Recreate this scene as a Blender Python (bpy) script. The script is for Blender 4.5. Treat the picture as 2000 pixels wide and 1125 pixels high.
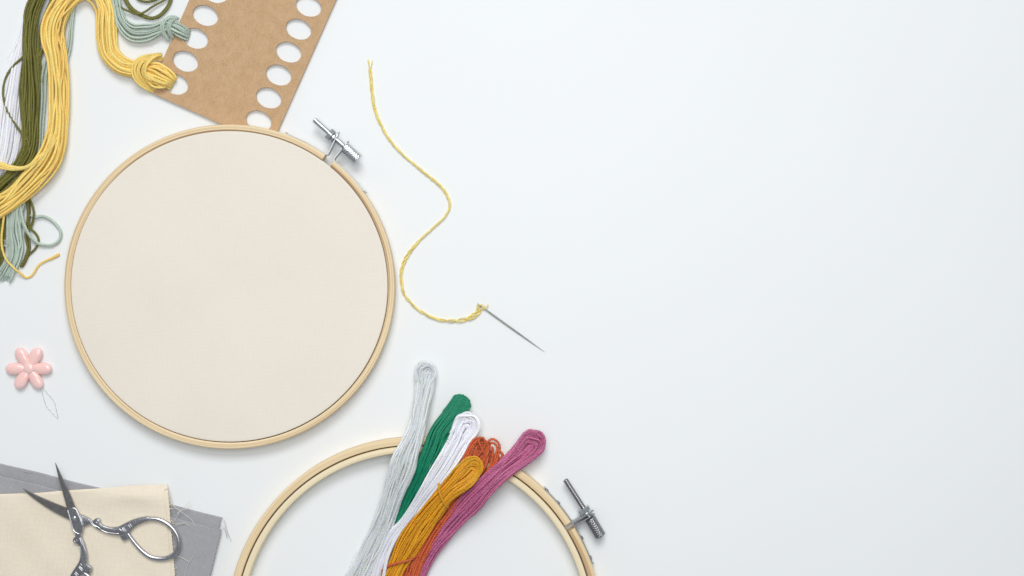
import bpy, bmesh, math, random
import numpy as np
from mathutils import Vector, Matrix

for _o in list(bpy.data.objects):
    bpy.data.objects.remove(_o)
scene = bpy.context.scene
PI = math.pi
S = 0.00031            # metres per photograph pixel on the table top
H = 50.0 / 36.0 * 2000 * S   # camera height

# ------------------------------------------------------------------ camera
cam_d = bpy.data.cameras.new('camera')
cam_d.lens = 50; cam_d.sensor_width = 36; cam_d.clip_start = 0.01; cam_d.clip_end = 50
cam = bpy.data.objects.new('camera', cam_d); scene.collection.objects.link(cam)
cam.location = (0, 0, H)
scene.camera = cam

# ------------------------------------------------------------------ world: a dim white studio, darker overhead
world = bpy.data.worlds.new('World'); scene.world = world; world.use_nodes = True
nt = world.node_tree; nt.nodes.clear()
wo = nt.nodes.new('ShaderNodeOutputWorld'); bg = nt.nodes.new('ShaderNodeBackground')
tc = nt.nodes.new('ShaderNodeTexCoord'); sx = nt.nodes.new('ShaderNodeSeparateXYZ')
rp = nt.nodes.new('ShaderNodeValToRGB')
nt.links.new(tc.outputs['Generated'], sx.inputs[0]); nt.links.new(sx.outputs['Z'], rp.inputs[0])
rp.color_ramp.elements[0].position = 0.15; rp.color_ramp.elements[0].color = (.92, .97, 1.0, 1)
rp.color_ramp.elements[1].position = 0.95; rp.color_ramp.elements[1].color = (.30, .31, .33, 1)
nt.links.new(rp.outputs[0], bg.inputs['Color']); bg.inputs['Strength'].default_value = 0.5
nt.links.new(bg.outputs[0], wo.inputs[0])

# ------------------------------------------------------------------ lamps: one big softbox / window beyond the top edge of the table, plus an added overhead fill
def area(name, loc, target, sx_, sy_, energy, col):
    l = bpy.data.lights.new(name, 'AREA'); l.shape = 'RECTANGLE'; l.size = sx_; l.size_y = sy_
    l.energy = energy; l.color = col
    o = bpy.data.objects.new(name, l); scene.collection.objects.link(o); o.location = loc
    o.rotation_euler = (Vector(target) - Vector(loc)).to_track_quat('-Z', 'Y').to_euler()
    return o
area('window_softbox', (0.05, 1.80, 2.40), (0.0, 0, 0), 1.5, 1.1, 48.0, (1.0, .994, .98))
area('overhead_fill', (-0.03, 0.09, 0.93), (-0.03, 0.09, 0), 0.5, 0.4, 3.3, (1.0, .996, .985))  # added fill above the camera, makes the table dim towards its sides

scene.view_settings.view_transform = 'Standard'; scene.view_settings.look = 'None'
scene.view_settings.exposure = 0; scene.view_settings.gamma = 1
scene.view_settings.use_curve_mapping = False
scene.render.engine = 'CYCLES'
scene.cycles.max_bounces = 10; scene.cycles.diffuse_bounces = 5
scene.cycles.use_denoising = True

# ------------------------------------------------------------------ helpers
def P(px, py, zmm=0.0):
    z = zmm * 0.001; k = S * (H - z) / H
    return np.array([(px - 1000.0) * k, -(py - 562.5) * k, z])

def lin(r, g, b):
    f = lambda c: (c / 255 / 12.92) if c / 255 <= .04045 else ((c / 255 + .055) / 1.055) ** 2.4
    return (f(r), f(g), f(b), 1)

ORG = {}
def mesh_obj(name, verts, faces, mat, parent=None, smooth=True, fib=None, tone=None, kind=None):
    verts = np.asarray(verts, dtype=np.float64)
    me = bpy.data.meshes.new(name)
    o = bpy.data.objects.new(name, me)
    scene.collection.objects.link(o)
    lo, hi = verts.min(0), verts.max(0)
    org = (lo + hi) / 2
    loc = verts - org
    if isinstance(faces, np.ndarray) and faces.ndim == 2:
        n = faces.shape[0]; k = faces.shape[1]
        me.vertices.add(len(loc)); me.vertices.foreach_set('co', loc.astype(np.float32).ravel())
        me.loops.add(n * k); me.loops.foreach_set('vertex_index', faces.astype(np.int32).ravel())
        me.polygons.add(n); me.polygons.foreach_set('loop_start', np.arange(0, n * k, k, dtype=np.int32))
        me.update(calc_edges=True); me.validate()
    else:
        me.from_pydata([tuple(v) for v in loc], [], [tuple(int(i) for i in f) for f in faces]); me.update()
    if smooth:
        me.polygons.foreach_set('use_smooth', np.ones(len(me.polygons), dtype=bool))
    if fib is not None:
        a = me.attributes.new('fib', 'FLOAT_VECTOR', 'POINT'); a.data.foreach_set('vector', np.asarray(fib, dtype=np.float32).ravel())
    if tone is not None:
        a = me.attributes.new('tone', 'FLOAT', 'POINT'); a.data.foreach_set('value', np.asarray(tone, dtype=np.float32).ravel())
    me.materials.append(mat)
    porg = ORG[parent.name] if parent else np.zeros(3)
    o.location = tuple(org - porg); ORG[o.name] = org
    if parent: o.parent = parent
    if kind: o['kind'] = kind
    return o

def thing(name, label, cat, px, py, group=None):
    o = bpy.data.objects.new(name, None); scene.collection.objects.link(o)
    p = P(px, py, 0); o.location = tuple(p); o.empty_display_size = .01
    ORG[o.name] = p; o['label'] = label; o['category'] = cat
    if group: o['group'] = group
    return o

def tag(o, label, cat, group=None):
    o['label'] = label; o['category'] = cat
    if group: o['group'] = group
    return o

def bm_obj(name, bm, mat, parent=None, smooth=False):
    bm.normal_update(); bm.verts.index_update()
    v = [tuple(x.co) for x in bm.verts]; f = [[q.index for q in p.verts] for p in bm.faces]
    bm.free()
    return mesh_obj(name, v, f, mat, parent, smooth)

# ---- materials
def new_mat(name):
    m = bpy.data.materials.new(name); m.use_nodes = True
    t = m.node_tree; b = t.nodes['Principled BSDF']
    return m, t, b
def N(t, kind, **kw):
    n = t.nodes.new(kind)
    for k, v in kw.items(): setattr(n, k, v)
    return n
def L(t, a, b): t.links.new(a, b)
def math_n(t, op, a, b=None):
    n = N(t, 'ShaderNodeMath', operation=op)
    for i, x in enumerate((a, b)):
        if x is None: continue
        if isinstance(x, (int, float)): n.inputs[i].default_value = x
        else: L(t, x, n.inputs[i])
    return n.outputs[0]
def mixc(t, fac, a, b, mode='MIX'):
    n = N(t, 'ShaderNodeMix', data_type='RGBA', blend_type=mode)
    if isinstance(fac, (int, float)): n.inputs[0].default_value = fac
    else: L(t, fac, n.inputs[0])
    for i, x in ((6, a), (7, b)):
        if isinstance(x, tuple): n.inputs[i].default_value = x
        else: L(t, x, n.inputs[i])
    return n.outputs[2]
def ramp(t, fac, stops):
    n = N(t, 'ShaderNodeValToRGB'); e = n.color_ramp.elements
    while len(e) < len(stops): e.new(.5)
    for q, (p, c) in zip(e, stops): q.position = p; q.color = c
    L(t, fac, n.inputs[0]); return n.outputs[0]
def noise(t, vec, scale, detail=3, rough=.55):
    n = N(t, 'ShaderNodeTexNoise'); n.inputs['Scale'].default_value = scale
    n.inputs['Detail'].default_value = detail; n.inputs['Roughness'].default_value = rough
    if vec is not None: L(t, vec, n.inputs['Vector'])
    return n.outputs['Fac']
def bump(t, b, h, dist, strength=1.0):
    n = N(t, 'ShaderNodeBump'); n.inputs['Distance'].default_value = dist; n.inputs['Strength'].default_value = strength
    L(t, h, n.inputs['Height']); L(t, n.outputs[0], b.inputs['Normal'])
def scalev(t, vec, s):
    n = N(t, 'ShaderNodeVectorMath', operation='MULTIPLY'); L(t, vec, n.inputs[0]); n.inputs[1].default_value = s
    return n.outputs[0]
def attr(t, name):
    return N(t, 'ShaderNodeAttribute', attribute_name=name)

def thread_mat(name, rgb, dark=.62, rough=.42, sheen=.2, spec=.55, deep=None):
    m, t, b = new_mat(name)
    base = lin(*rgb)
    a = attr(t, 'fib'); tn = attr(t, 'tone')
    v1 = scalev(t, a.outputs['Vector'], (520, 7, 37))
    n1 = noise(t, v1, 1.0, 3, .6)
    v2 = scalev(t, a.outputs['Vector'], (60, 0.5, 91))
    n2 = noise(t, v2, 1.0, 2, .5)
    d = tuple(.55 * x * dark + .45 * x ** 1.7 for x in base[:3]) + (1,)
    if deep: d = lin(*deep)
    # shade of the gaps between strands put into the colour as darker noise streaks
    c1 = ramp(t, n1, [(.31, d), (.52, base)])
    hi = tuple(min(.93, x * 1.12 + .012) for x in base[:3]) + (1,)
    c2 = mixc(t, math_n(t, 'MULTIPLY', n2, .5), c1, hi)
    k = math_n(t, 'ADD', math_n(t, 'MULTIPLY', tn.outputs['Fac'], .26), .88)
    cc = N(t, 'ShaderNodeCombineColor')
    for i in range(3): L(t, k, cc.inputs[i])
    c3 = mixc(t, 1.0, c2, cc.outputs[0], 'MULTIPLY')
    L(t, c3, b.inputs['Base Color'])
    b.inputs['Roughness'].default_value = rough
    b.inputs['Specular IOR Level'].default_value = spec
    b.inputs['Sheen Weight'].default_value = sheen; b.inputs['Sheen Roughness'].default_value = .4
    b.inputs['Subsurface Weight'].default_value = .35; b.inputs['Subsurface Scale'].default_value = .0009
    b.inputs['Subsurface Radius'].default_value = (1.0, .75, .45)
    bump(t, b, n1, .0003, 1.0)
    return m

def wood_mat(name, light, darkc, line):
    m, t, b = new_mat(name)
    a = attr(t, 'fib')
    vb = scalev(t, a.outputs['Vector'], (9, 1500, 1500))
    nb = noise(t, vb, 1.0, 4, .6)
    vs = scalev(t, a.outputs['Vector'], (5, 420, 420))
    ns = noise(t, vs, 1.0, 2, .5)
    vf = scalev(t, a.outputs['Vector'], (420, 2600, 2600))
    nf = noise(t, vf, 1.0, 2, .6)
    vl = scalev(t, a.outputs['Vector'], (14, 14, 14)); nl = noise(t, vl, 1.0, 2)
    c = ramp(t, nb, [(.36, lin(*darkc)), (.56, lin(*light))])
    c = mixc(t, ramp(t, ns, [(.56, (0, 0, 0, 1)), (.68, (.8, .8, .8, 1))]), c, lin(*line))
    c = mixc(t, ramp(t, nf, [(.62, (0, 0, 0, 1)), (.78, (.35, .35, .35, 1))]), c, lin(*line))
    c = mixc(t, math_n(t, 'MULTIPLY', nl, .35), c, lin(*darkc))
    L(t, c, b.inputs['Base Color']); b.inputs['Roughness'].default_value = .5
    b.inputs['Specular IOR Level'].default_value = .35
    bump(t, b, nb, .00008, .6)
    return m

def weave_mat(name, light, darkc, pitch, rot=0.0, contrast=1.0, slub=.35, bd=.00008, mott=.22, msc=28):
    m, t, b = new_mat(name)
    a = attr(t, 'fib')
    mp = N(t, 'ShaderNodeMapping'); mp.inputs['Rotation'].default_value = (0, 0, rot)
    L(t, a.outputs['Vector'], mp.inputs['Vector'])
    w1 = N(t, 'ShaderNodeTexWave', bands_direction='X'); w2 = N(t, 'ShaderNodeTexWave', bands_direction='Y')
    for w in (w1, w2):
        L(t, mp.outputs[0], w.inputs['Vector']); w.inputs['Scale'].default_value = 2 * PI / pitch / 20
        w.inputs['Distortion'].default_value = .6; w.inputs['Detail'].default_value = 1
        w.inputs['Detail Scale'].default_value = .3
    h = math_n(t, 'MULTIPLY', math_n(t, 'ADD', w1.outputs['Fac'], w2.outputs['Fac']), .5)
    n1 = noise(t, scalev(t, mp.outputs[0], (180, 2400, 1)), 1, 2); n2 = noise(t, scalev(t, mp.outputs[0], (2400, 180, 1)), 1, 2)
    sl = math_n(t, 'MULTIPLY', math_n(t, 'ADD', n1, n2), .5)
    nb = noise(t, scalev(t, mp.outputs[0], (msc, msc, 1)), 1, 4)
    f = math_n(t, 'ADD', math_n(t, 'MULTIPLY', h, .5 * contrast), math_n(t, 'MULTIPLY', sl, slub))
    f = math_n(t, 'ADD', f, math_n(t, 'MULTIPLY', nb, mott))
    c = ramp(t, f, [(.18, lin(*darkc)), (.72, lin(*light))])
    L(t, c, b.inputs['Base Color']); b.inputs['Roughness'].default_value = .85
    b.inputs['Specular IOR Level'].default_value = .15
    b.inputs['Sheen Weight'].default_value = .15
    hh = math_n(t, 'ADD', h, math_n(t, 'MULTIPLY', sl, .8))
    bump(t, b, hh, bd, .8)
    return m

def metal_mat(name, rgb, rough, aniso_scale=0):
    m, t, b = new_mat(name)
    o = N(t, 'ShaderNodeTexCoord')
    n1 = noise(t, o.outputs['Object'], 900, 3)
    base = lin(*rgb)
    c = ramp(t, n1, [(.3, tuple(x * .82 for x in base[:3]) + (1,)), (.7, base)])
    L(t, c, b.inputs['Base Color']); b.inputs['Metallic'].default_value = 1
    r = math_n(t, 'ADD', math_n(t, 'MULTIPLY', n1, .18), rough - .09); L(t, r, b.inputs['Roughness'])
    if aniso_scale:
        n2 = noise(t, scalev(t, o.outputs['Object'], (aniso_scale, aniso_scale * 12, aniso_scale)), 1, 2)
        bump(t, b, n2, .00003, .35)
    return m

M_yellow = thread_mat('yellow_floss', (255, 220, 130), sheen=.04, spec=.35, deep=(250, 176, 62))
M_olive = thread_mat('olive_floss', (118, 116, 46), sheen=.03, spec=.45, deep=(62, 62, 16))
M_sage = thread_mat('sage_floss', (190, 206, 193), .68)
M_white = thread_mat('white_floss', (244, 244, 252), .88)
M_grey = thread_mat('pale_grey_floss', (226, 230, 231), .76)
M_green = thread_mat('green_floss', (0, 134, 100), sheen=0, spec=.4, deep=(0, 92, 62))
M_rust = thread_mat('rust_floss', (208, 98, 52), sheen=.05, spec=.45, deep=(140, 46, 16))
M_gold = thread_mat('gold_floss', (234, 166, 26), sheen=.05, spec=.45, deep=(186, 104, 4))
M_mauve = thread_mat('mauve_floss', (196, 105, 147), sheen=.06, spec=.5, deep=(136, 44, 86))
M_tail = thread_mat('yellow_thread', (255, 228, 146), sheen=.04, spec=.3, deep=(250, 202, 98))
M_wood1 = wood_mat('bamboo', (243, 225, 190), (210, 181, 136), (164, 122, 80))
M_wood2 = wood_mat('pale_bamboo', (240, 221, 184), (218, 190, 146), (186, 148, 102))
M_wood3 = wood_mat('inner_bamboo', (240, 228, 198), (230, 212, 174), (206, 180, 136))
M_hoopcloth = weave_mat('natural_cotton', (239, 232, 220), (225, 217, 205), .00078, .03, .4, .5, .00007, .34, 16)
M_cream = weave_mat('cream_cotton', (242, 232, 214), (214, 200, 176), .00075, -.04, .6, .7, .00012)
M_greycloth = weave_mat('grey_cotton', (186, 187, 191), (124, 125, 130), .00105, .93, .55, .5, .0001)
M_steel = metal_mat('zinc_plate', (222, 227, 231), .26)
M_dsteel = metal_mat('dark_screw_steel', (158, 158, 162), .28)
M_brk = metal_mat('bracket_plate', (168, 172, 176), .38)
M_scis = metal_mat('scissor_steel', (196, 198, 203), .3)
M_blade = metal_mat('ground_blade_steel', (160, 158, 157), .36, 0)
M_needle, _t, _b = new_mat('needle_steel'); _b.inputs['Base Color'].default_value = lin(158, 158, 154); _b.inputs['Metallic'].default_value = 1; _b.inputs['Roughness'].default_value = .5
M_fray = thread_mat('pale_fibre', (240, 232, 216), .9)
M_gfray = thread_mat('grey_fibre', (190, 191, 195), .9)

def card_mat():
    m, t, b = new_mat('kraft_board')
    o = N(t, 'ShaderNodeTexCoord')
    n1 = noise(t, o.outputs['Object'], 1500, 3, .7); n2 = noise(t, o.outputs['Object'], 160, 4, .7)
    n3 = noise(t, scalev(t, o.outputs['Object'], (1800, 250, 1)), 1, 2)
    f = math_n(t, 'ADD', math_n(t, 'MULTIPLY', n1, .5), math_n(t, 'MULTIPLY', n2, .22))
    f = math_n(t, 'ADD', f, math_n(t, 'MULTIPLY', n3, .15))
    c = ramp(t, f, [(.28, lin(164, 130, 94)), (.44, lin(197, 164, 127)), (.60, lin(212, 183, 149))])
    L(t, c, b.inputs['Base Color']); b.inputs['Roughness'].default_value = .8
    b.inputs['Specular IOR Level'].default_value = .2
    bump(t, b, n1, .00006, .5)
    return m
M_card = card_mat()
def table_mat():
    m, t, b = new_mat('white_laminate')
    o = N(t, 'ShaderNodeTexCoord')
    n1 = noise(t, o.outputs['Object'], 6, 3); n2 = noise(t, o.outputs['Object'], 1200, 2)
    c = ramp(t, n1, [(.3, (.838, .868, .884, 1)), (.7, (.850, .880, .894, 1))])
    L(t, c, b.inputs['Base Color']); b.inputs['Roughness'].default_value = .55
    b.inputs['Specular IOR Level'].default_value = .3
    bump(t, b, n2, .00001, .25)
    return m
def pink_mat():
    m, t, b = new_mat('glossy_pink_plastic')
    o = N(t, 'ShaderNodeTexCoord'); n = noise(t, o.outputs['Object'], 90, 2)
    c = ramp(t, n, [(.3, lin(254, 206, 201)), (.7, lin(255, 218, 213))])
    L(t, c, b.inputs['Base Color']); b.inputs['Roughness'].default_value = .16
    b.inputs['Subsurface Weight'].default_value = .12; b.inputs['Subsurface Radius'].default_value = (.003, .0015, .0012)
    b.inputs['Subsurface Scale'].default_value = .6
    b.inputs['Coat Weight'].default_value = .4; b.inputs['Coat Roughness'].default_value = .08
    return m

# ---- curves
def spline(pts, ds):
    """Catmull-Rom through rows of pts (first 3 columns are metres), resampled about every ds metres."""
    p = np.asarray(pts, dtype=float)
    if len(p) == 2: p = np.vstack([p[0], (p[0] + p[1]) / 2, p[1]])
    q = np.vstack([2 * p[0] - p[1], p, 2 * p[-1] - p[-2]])
    d = np.maximum(np.linalg.norm(np.diff(q[:, :3], axis=0), axis=1), 1e-6) ** .5
    tk = np.concatenate([[0], np.cumsum(d)])
    out = []
    for i in range(1, len(q) - 2):
        t0, t1, t2, t3 = tk[i - 1:i + 3]
        n = 24
        t = np.linspace(t1, t2, n, endpoint=False)[:, None]
        p0, p1, p2, p3 = q[i - 1:i + 3]
        a1 = (t1 - t) / (t1 - t0) * p0 + (t - t0) / (t1 - t0) * p1
        a2 = (t2 - t) / (t2 - t1) * p1 + (t - t1) / (t2 - t1) * p2
        a3 = (t3 - t) / (t3 - t2) * p2 + (t - t2) / (t3 - t2) * p3
        b1 = (t2 - t) / (t2 - t0) * a1 + (t - t0) / (t2 - t0) * a2
        b2 = (t3 - t) / (t3 - t1) * a2 + (t - t1) / (t3 - t1) * a3
        out.append((t2 - t) / (t2 - t1) * b1 + (t - t1) / (t2 - t1) * b2)
    out.append(q[-2][None, :]); c = np.vstack(out)
    return resample(c, ds)
def resample(c, ds):
    s = np.concatenate([[0], np.cumsum(np.linalg.norm(np.diff(c[:, :3], axis=0), axis=1))])
    n = max(4, int(s[-1] / ds) + 1)
    u = np.linspace(0, s[-1], n)
    return np.stack([np.interp(u, s, c[:, k]) for k in range(c.shape[1])], axis=1)
def px_path(rows, ds=.0006):
    """rows (px, py, z_mm, extra...) -> dense rows in metres; extra columns kept as given."""
    a = []
    for r in rows:
        a.append(list(P(r[0], r[1], r[2])) + list(r[3:]))
    return spline(a, ds)
def smooth_noise(rng, n, step):
    k = max(4, int(n / step) + 3)
    v = rng.uniform(-1, 1, k)
    x = np.linspace(0, k - 1.001, n); i = x.astype(int); f = x - i; f = f * f * (3 - 2 * f)
    return v[i] * (1 - f) + v[np.minimum(i + 1, k - 1)] * f

def sweep(paths, r, lobes=3, pitch=.0048, sides=12, depth=.40, rng=None, taper_end=True, rvar=None):
    """One mesh of twisted strands: every path gets a lobed section that turns along it like plied floss."""
    V, F, FB, TN = [], [], [], []
    base = 0
    rng = rng or np.random.default_rng(1)
    for j, p in enumerate(paths):
        n = len(p)
        T = np.gradient(p, axis=0); T /= np.maximum(np.linalg.norm(T, axis=1), 1e-9)[:, None]
        u = np.cross(T[0], [0, 0, 1.0])
        if np.linalg.norm(u) < 1e-3: u = np.cross(T[0], [1.0, 0, 0])
        u /= np.linalg.norm(u); U = np.empty_like(p)
        for i in range(n):
            u = u - T[i] * (u @ T[i]); u /= max(1e-9, math.sqrt(u @ u)); U[i] = u
        W = np.cross(T, U)
        s = np.concatenate([[0], np.cumsum(np.linalg.norm(np.diff(p, axis=0), axis=1))])
        th = np.arange(sides) * 2 * PI / sides
        ph = rng.uniform(0, 6.28)
        ang = th[None, :] - 2 * PI * s[:, None] / pitch + ph
        rj = r * rng.uniform(.88, 1.16)
        rad = rj * (1 - depth * .5 + depth * np.cos(lobes * ang) * .5 * 1.4)
        if rvar is not None: rad = rad * np.interp(np.linspace(0, 1, n), np.linspace(0, 1, len(rvar)), rvar)[:, None]
        if taper_end:
            e = np.ones(n); e[0] = e[-1] = .35; e[1] = e[-2] = .85; rad = rad * e[:, None]
        ring = p[:, None, :] + rad[..., None] * (np.cos(th)[None, :, None] * U[:, None, :] + np.sin(th)[None, :, None] * W[:, None, :])
        V.append(ring.reshape(-1, 3))
        i = np.arange(n - 1)[:, None] * sides; k = np.arange(sides)[None, :]; k2 = (k + 1) % sides
        F.append((np.stack([i + k, i + k2, i + sides + k2, i + sides + k], axis=-1).reshape(-1, 4)) + base)
        tone = rng.uniform(0, 1)
        fb = np.stack([np.repeat(s[:, None], sides, 1), ang / (2 * PI), np.full((n, sides), tone * 7.3 + j)], axis=-1)
        FB.append(fb.reshape(-1, 3)); TN.append(np.full(n * sides, tone))
        base += n * sides
    return np.vstack(V), np.vstack(F), np.vstack(FB), np.concatenate(TN)
def strands(name, paths, r, mat, parent=None, seed=1, **kw):
    V, F, FB, TN = sweep(paths, r, rng=np.random.default_rng(seed), **kw)
    if len(paths) >= 6 and kw.get('depth', 1) > 0:
        # flyaway fibres lifting off the floss
        rg = np.random.default_rng(seed + 500); fz = []
        for p in paths:
            for _ in range(max(1, int(len(p) / 70))):
                n = int(rg.integers(6, 14))
                if len(p) < n + 4: continue
                i = int(rg.integers(0, len(p) - n)); q = p[i:i + n].copy(); u = np.linspace(0, 1, n)[:, None]
                d = rg.normal(0, 1, 3); d[2] = abs(d[2]); d /= np.linalg.norm(d)
                q = q + d * (r * 1.0 + u ** 1.6 * rg.uniform(.0006, .0022)); q[:, 2] = np.maximum(q[:, 2], .0002); fz.append(q)
        V2, F2, FB2, TN2 = sweep(fz, .00007, rng=rg, sides=4, depth=0)
        F2 = F2 + len(V); V = np.vstack([V, V2]); F = np.vstack([F, F2]); FB = np.vstack([FB, FB2]); TN = np.concatenate([TN, TN2])
    return mesh_obj(name, V, F, mat, parent, True, FB, TN)

def disk_points(n, rng, flat=1.0):
    k = np.arange(n) + .5
    rr = np.sqrt(k / n); th = k * 2.399963 + rng.uniform(0, 6)
    return np.stack([rr * np.cos(th), rr * np.sin(th)], axis=1)
def hex_points(hw, hh, r, rng):
    """strands packed in staggered rows inside an ellipse, as fractions of its half axes"""
    hw = max(hw, 1e-6); hh = max(hh, 1e-6)
    n_lay = max(1, int(round(2 * hh / (1.6 * r))) + 1); pts = []
    for i in range(n_lay):
        b = 0 if n_lay == 1 else -1 + 2 * i / (n_lay - 1)
        half = math.sqrt(max(.0, 1 - (b * .86) ** 2)) * hw
        k = max(1, int(round(2 * half / (2 * r * .93))) + (i % 2))
        for q in range(k):
            a = 0 if k == 1 else -1 + 2 * q / (k - 1)
            pts.append((a * half / hw + rng.uniform(-.25, .25) * r / hw, b + rng.uniform(-.18, .18)))
    return np.array(pts)
def frame2d(c):
    T = np.gradient(c[:, :3], axis=0); T[:, 2] = 0
    T /= np.maximum(np.linalg.norm(T, axis=1), 1e-9)[:, None]
    return np.stack([-T[:, 1], T[:, 0], np.zeros(len(T))], axis=1), T
def bundle(rows, n, r_px, seed, wander=.16, ds=.0006, step=40, twist=0.0, trim=0.0, stray=2):
    """rows: (px, py, z_mm of the middle, half width px, half height mm)."""
    rng = np.random.default_rng(seed)
    c = px_path(rows, ds); Nn, T = frame2d(c)
    hw = np.maximum(c[:, 3] * S - r_px * S, 0); hh = np.maximum(c[:, 4] * .001 - r_px * S * .6, 0)
    pts = hex_points(np.median(hw), np.median(hh), r_px * S, rng) if n > 4 else disk_points(n, rng)
    m = len(c); out = []
    if n > 12: pts = np.vstack([pts, [(rng.uniform(-.8, .8), 1.25) for _ in range(stray)]]) if stray else pts
    for a0, b0 in pts:
        wk = 2.6 if b0 > 1.2 else 1.0
        a = a0 + wk * wander * smooth_noise(rng, m, step); b = b0 + wander * smooth_noise(rng, m, step)
        if twist:
            ph = twist * np.linspace(0, 1, m); a, b = a * np.cos(ph) - b * np.sin(ph), a * np.sin(ph) + b * np.cos(ph)
        q = np.sqrt(a * a + b * b); lim = 1.32 if b0 > 1.2 else 1.06; q = np.where(q > lim, lim / np.maximum(q, 1e-6), 1); a = a * q; b = b * q
        p = c[:, :3] + Nn * (a * hw)[:, None] + np.array([0, 0, 1.0]) * (b * hh)[:, None]
        p[:, 2] = np.maximum(p[:, 2], r_px * S * .9)
        if trim:
            k0 = int(rng.uniform(0, trim) * m); k1 = m - int(rng.uniform(0, trim) * m)
            p = p[:k1]
        out.append(p)
    return out

def skein(rows, n, r_px, seed, hole=.3, elong=1.0, wander=.12, neck=.35, ds=.0006, step=36, skew=0.0, vertical=False, hmul=1.0, drop_mm=5.0, hx=0.0):
    """rows from the loop's centre down: (px, py, z_mm, half width px, half height mm). Strands run up one side,
    round the loop and down the other."""
    rng = np.random.default_rng(seed)
    c = px_path(rows, ds); Nn, T = frame2d(c); m = len(c)
    hw = np.maximum(c[:, 3] * S - r_px * S, 0); hh = np.maximum(c[:, 4] * .001 - r_px * S * .6, 0)
    t = np.concatenate([[0], np.cumsum(np.linalg.norm(np.diff(c[:, :3], axis=0), axis=1))])
    nl = neck * 130 * S
    w = np.clip(t / nl, 0, 1); w = w * w * (3 - 2 * w)
    up = -T[0]; side = Nn[0]; out = []
    body = hex_points(np.median(hw), np.median(hh), r_px * S * .86, rng); rng.shuffle(body)
    left = body[body[:, 0] < 0]; right = body[body[:, 0] >= 0]
    if vertical: left = right = rng.uniform(-1, 1, (n, 2))
    k = min(len(left), len(right)); order = np.linspace(0, 1, k)
    if not vertical:
      left = left[np.argsort(left[:, 0] + rng.uniform(-.25, .25, len(left)))][:k]
      right = right[np.argsort(-right[:, 0] + rng.uniform(-.25, .25, len(right)))][:k]
    Z = np.array([0, 0, 1.0])
    for j in range(k):
        rho = 1 - (1 - hole) * order[j] ** 1.2; lay = rng.uniform(-1, 1)
        drop = 0 if vertical else int(order[j] * rng.uniform(.25, 1) * drop_mm * .001 / ds); el = elong * rng.uniform(.95, 1.08)
        if not vertical: lay = np.clip(1 - 1.7 * order[j] * rng.uniform(.5, 1.2) , -1, 1)
        halves = []
        for sgn, (a0, b0) in ((-1, left[j]), (1, right[j])):
            wa = wander * smooth_noise(rng, m, step); wb = wander * smooth_noise(rng, m, step)
            if vertical:
                lat = (order[j] * 2 - 1)
                a = lat * .97 + wa * w
                b = -sgn * (.6 + .3 * lay * w) + wb * w
            else:
                hl = hole * .5; pos = hx + sgn * hl + sgn * (1 - sgn * hx - hl) * (rho - hole) / max(1e-6, 1 - hole)
                a = pos * (1 - w) + w * a0 + wa * (.6 + .4 * w); b = lay * (1 - w) + w * b0 + wb
            q = np.sqrt(a * a + b * b); q = np.where((q > 1.08) & (w > .5), 1.08 / np.maximum(q, 1e-6), 1); a = a * q; b = np.clip(b * q, -1, 1)
            p = c[:, :3] + Nn * (a * hw)[:, None] + Z * (b * hh * hmul)[:, None]
            halves.append(p)
        if not vertical:
            jit = (side * rng.uniform(-1, 1) * .11 + up * rng.uniform(-1, 1) * .13) * hw[0]
            halves = [q + (1 - w)[:, None] * jit for q in halves]
        pl, pr = halves[0][drop:], halves[1][drop:]
        A, B = pl[0], pr[0]; mid = (A + B) / 2
        if vertical:
            zr = np.linalg.norm(A - B) / 2
            th = np.linspace(0, PI, 14)[1:-1]
            tip = hw[0] * elong * math.sqrt(max(.03, 1 - (lat * .9) ** 2)) * rng.uniform(.9, 1.05)
            arc = np.array([mid + (A - mid) * math.copysign(abs(math.cos(x)) ** .6, math.cos(x)) + up * tip * math.sin(x) for x in th])
        else:
            rr = np.linalg.norm((A - B)[:2]) / 2
            th = np.linspace(0, PI, 22)[1:-1]
            wob = lambda x: 1 + .17 * math.sin(x) * math.sin(wf * x + wp)
            wf, wp = rng.uniform(1.2, 3.2), rng.uniform(0, 6.28)
            zz = rng.uniform(-.0006, .0009)
            arc = np.array([mid + (A - mid) * math.cos(x) * wob(x) + up * (rr * el) * math.sin(x) * wob(x + .5) + Z * zz * math.sin(x) for x in th])
        p = np.vstack([pl[::-1], arc, pr])
        p = resample(p, ds)
        for _ in range(2): p[1:-1] = (p[:-2] + 2 * p[1:-1] + p[2:]) / 4
        p[:, 2] = np.maximum(p[:, 2], r_px * S * .9)
        out.append(p)
    return out

def join_geo(parts):
    V, F, b = [], [], 0
    for v, f in parts:
        V += [tuple(x) for x in v]; F += [[i + b for i in q] for q in f]; b = len(V)
    return V, F

# ------------------------------------------------------------------ setting
tm = table_mat()
xs = np.linspace(-1.6, 1.6, 2)
mesh_obj('tabletop', [(-1.1, -.85, 0), (1.1, -.85, 0), (1.1, .75, 0), (-1.1, .75, 0), (-1.1, -.85, -.03), (1.1, -.85, -.03), (1.1, .75, -.03), (-1.1, .75, -.03)],
         [(0, 1, 2, 3), (7, 6, 5, 4), (0, 4, 5, 1), (1, 5, 6, 2), (2, 6, 7, 3), (3, 7, 4, 0)], tm, None, False, kind='structure')

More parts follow.
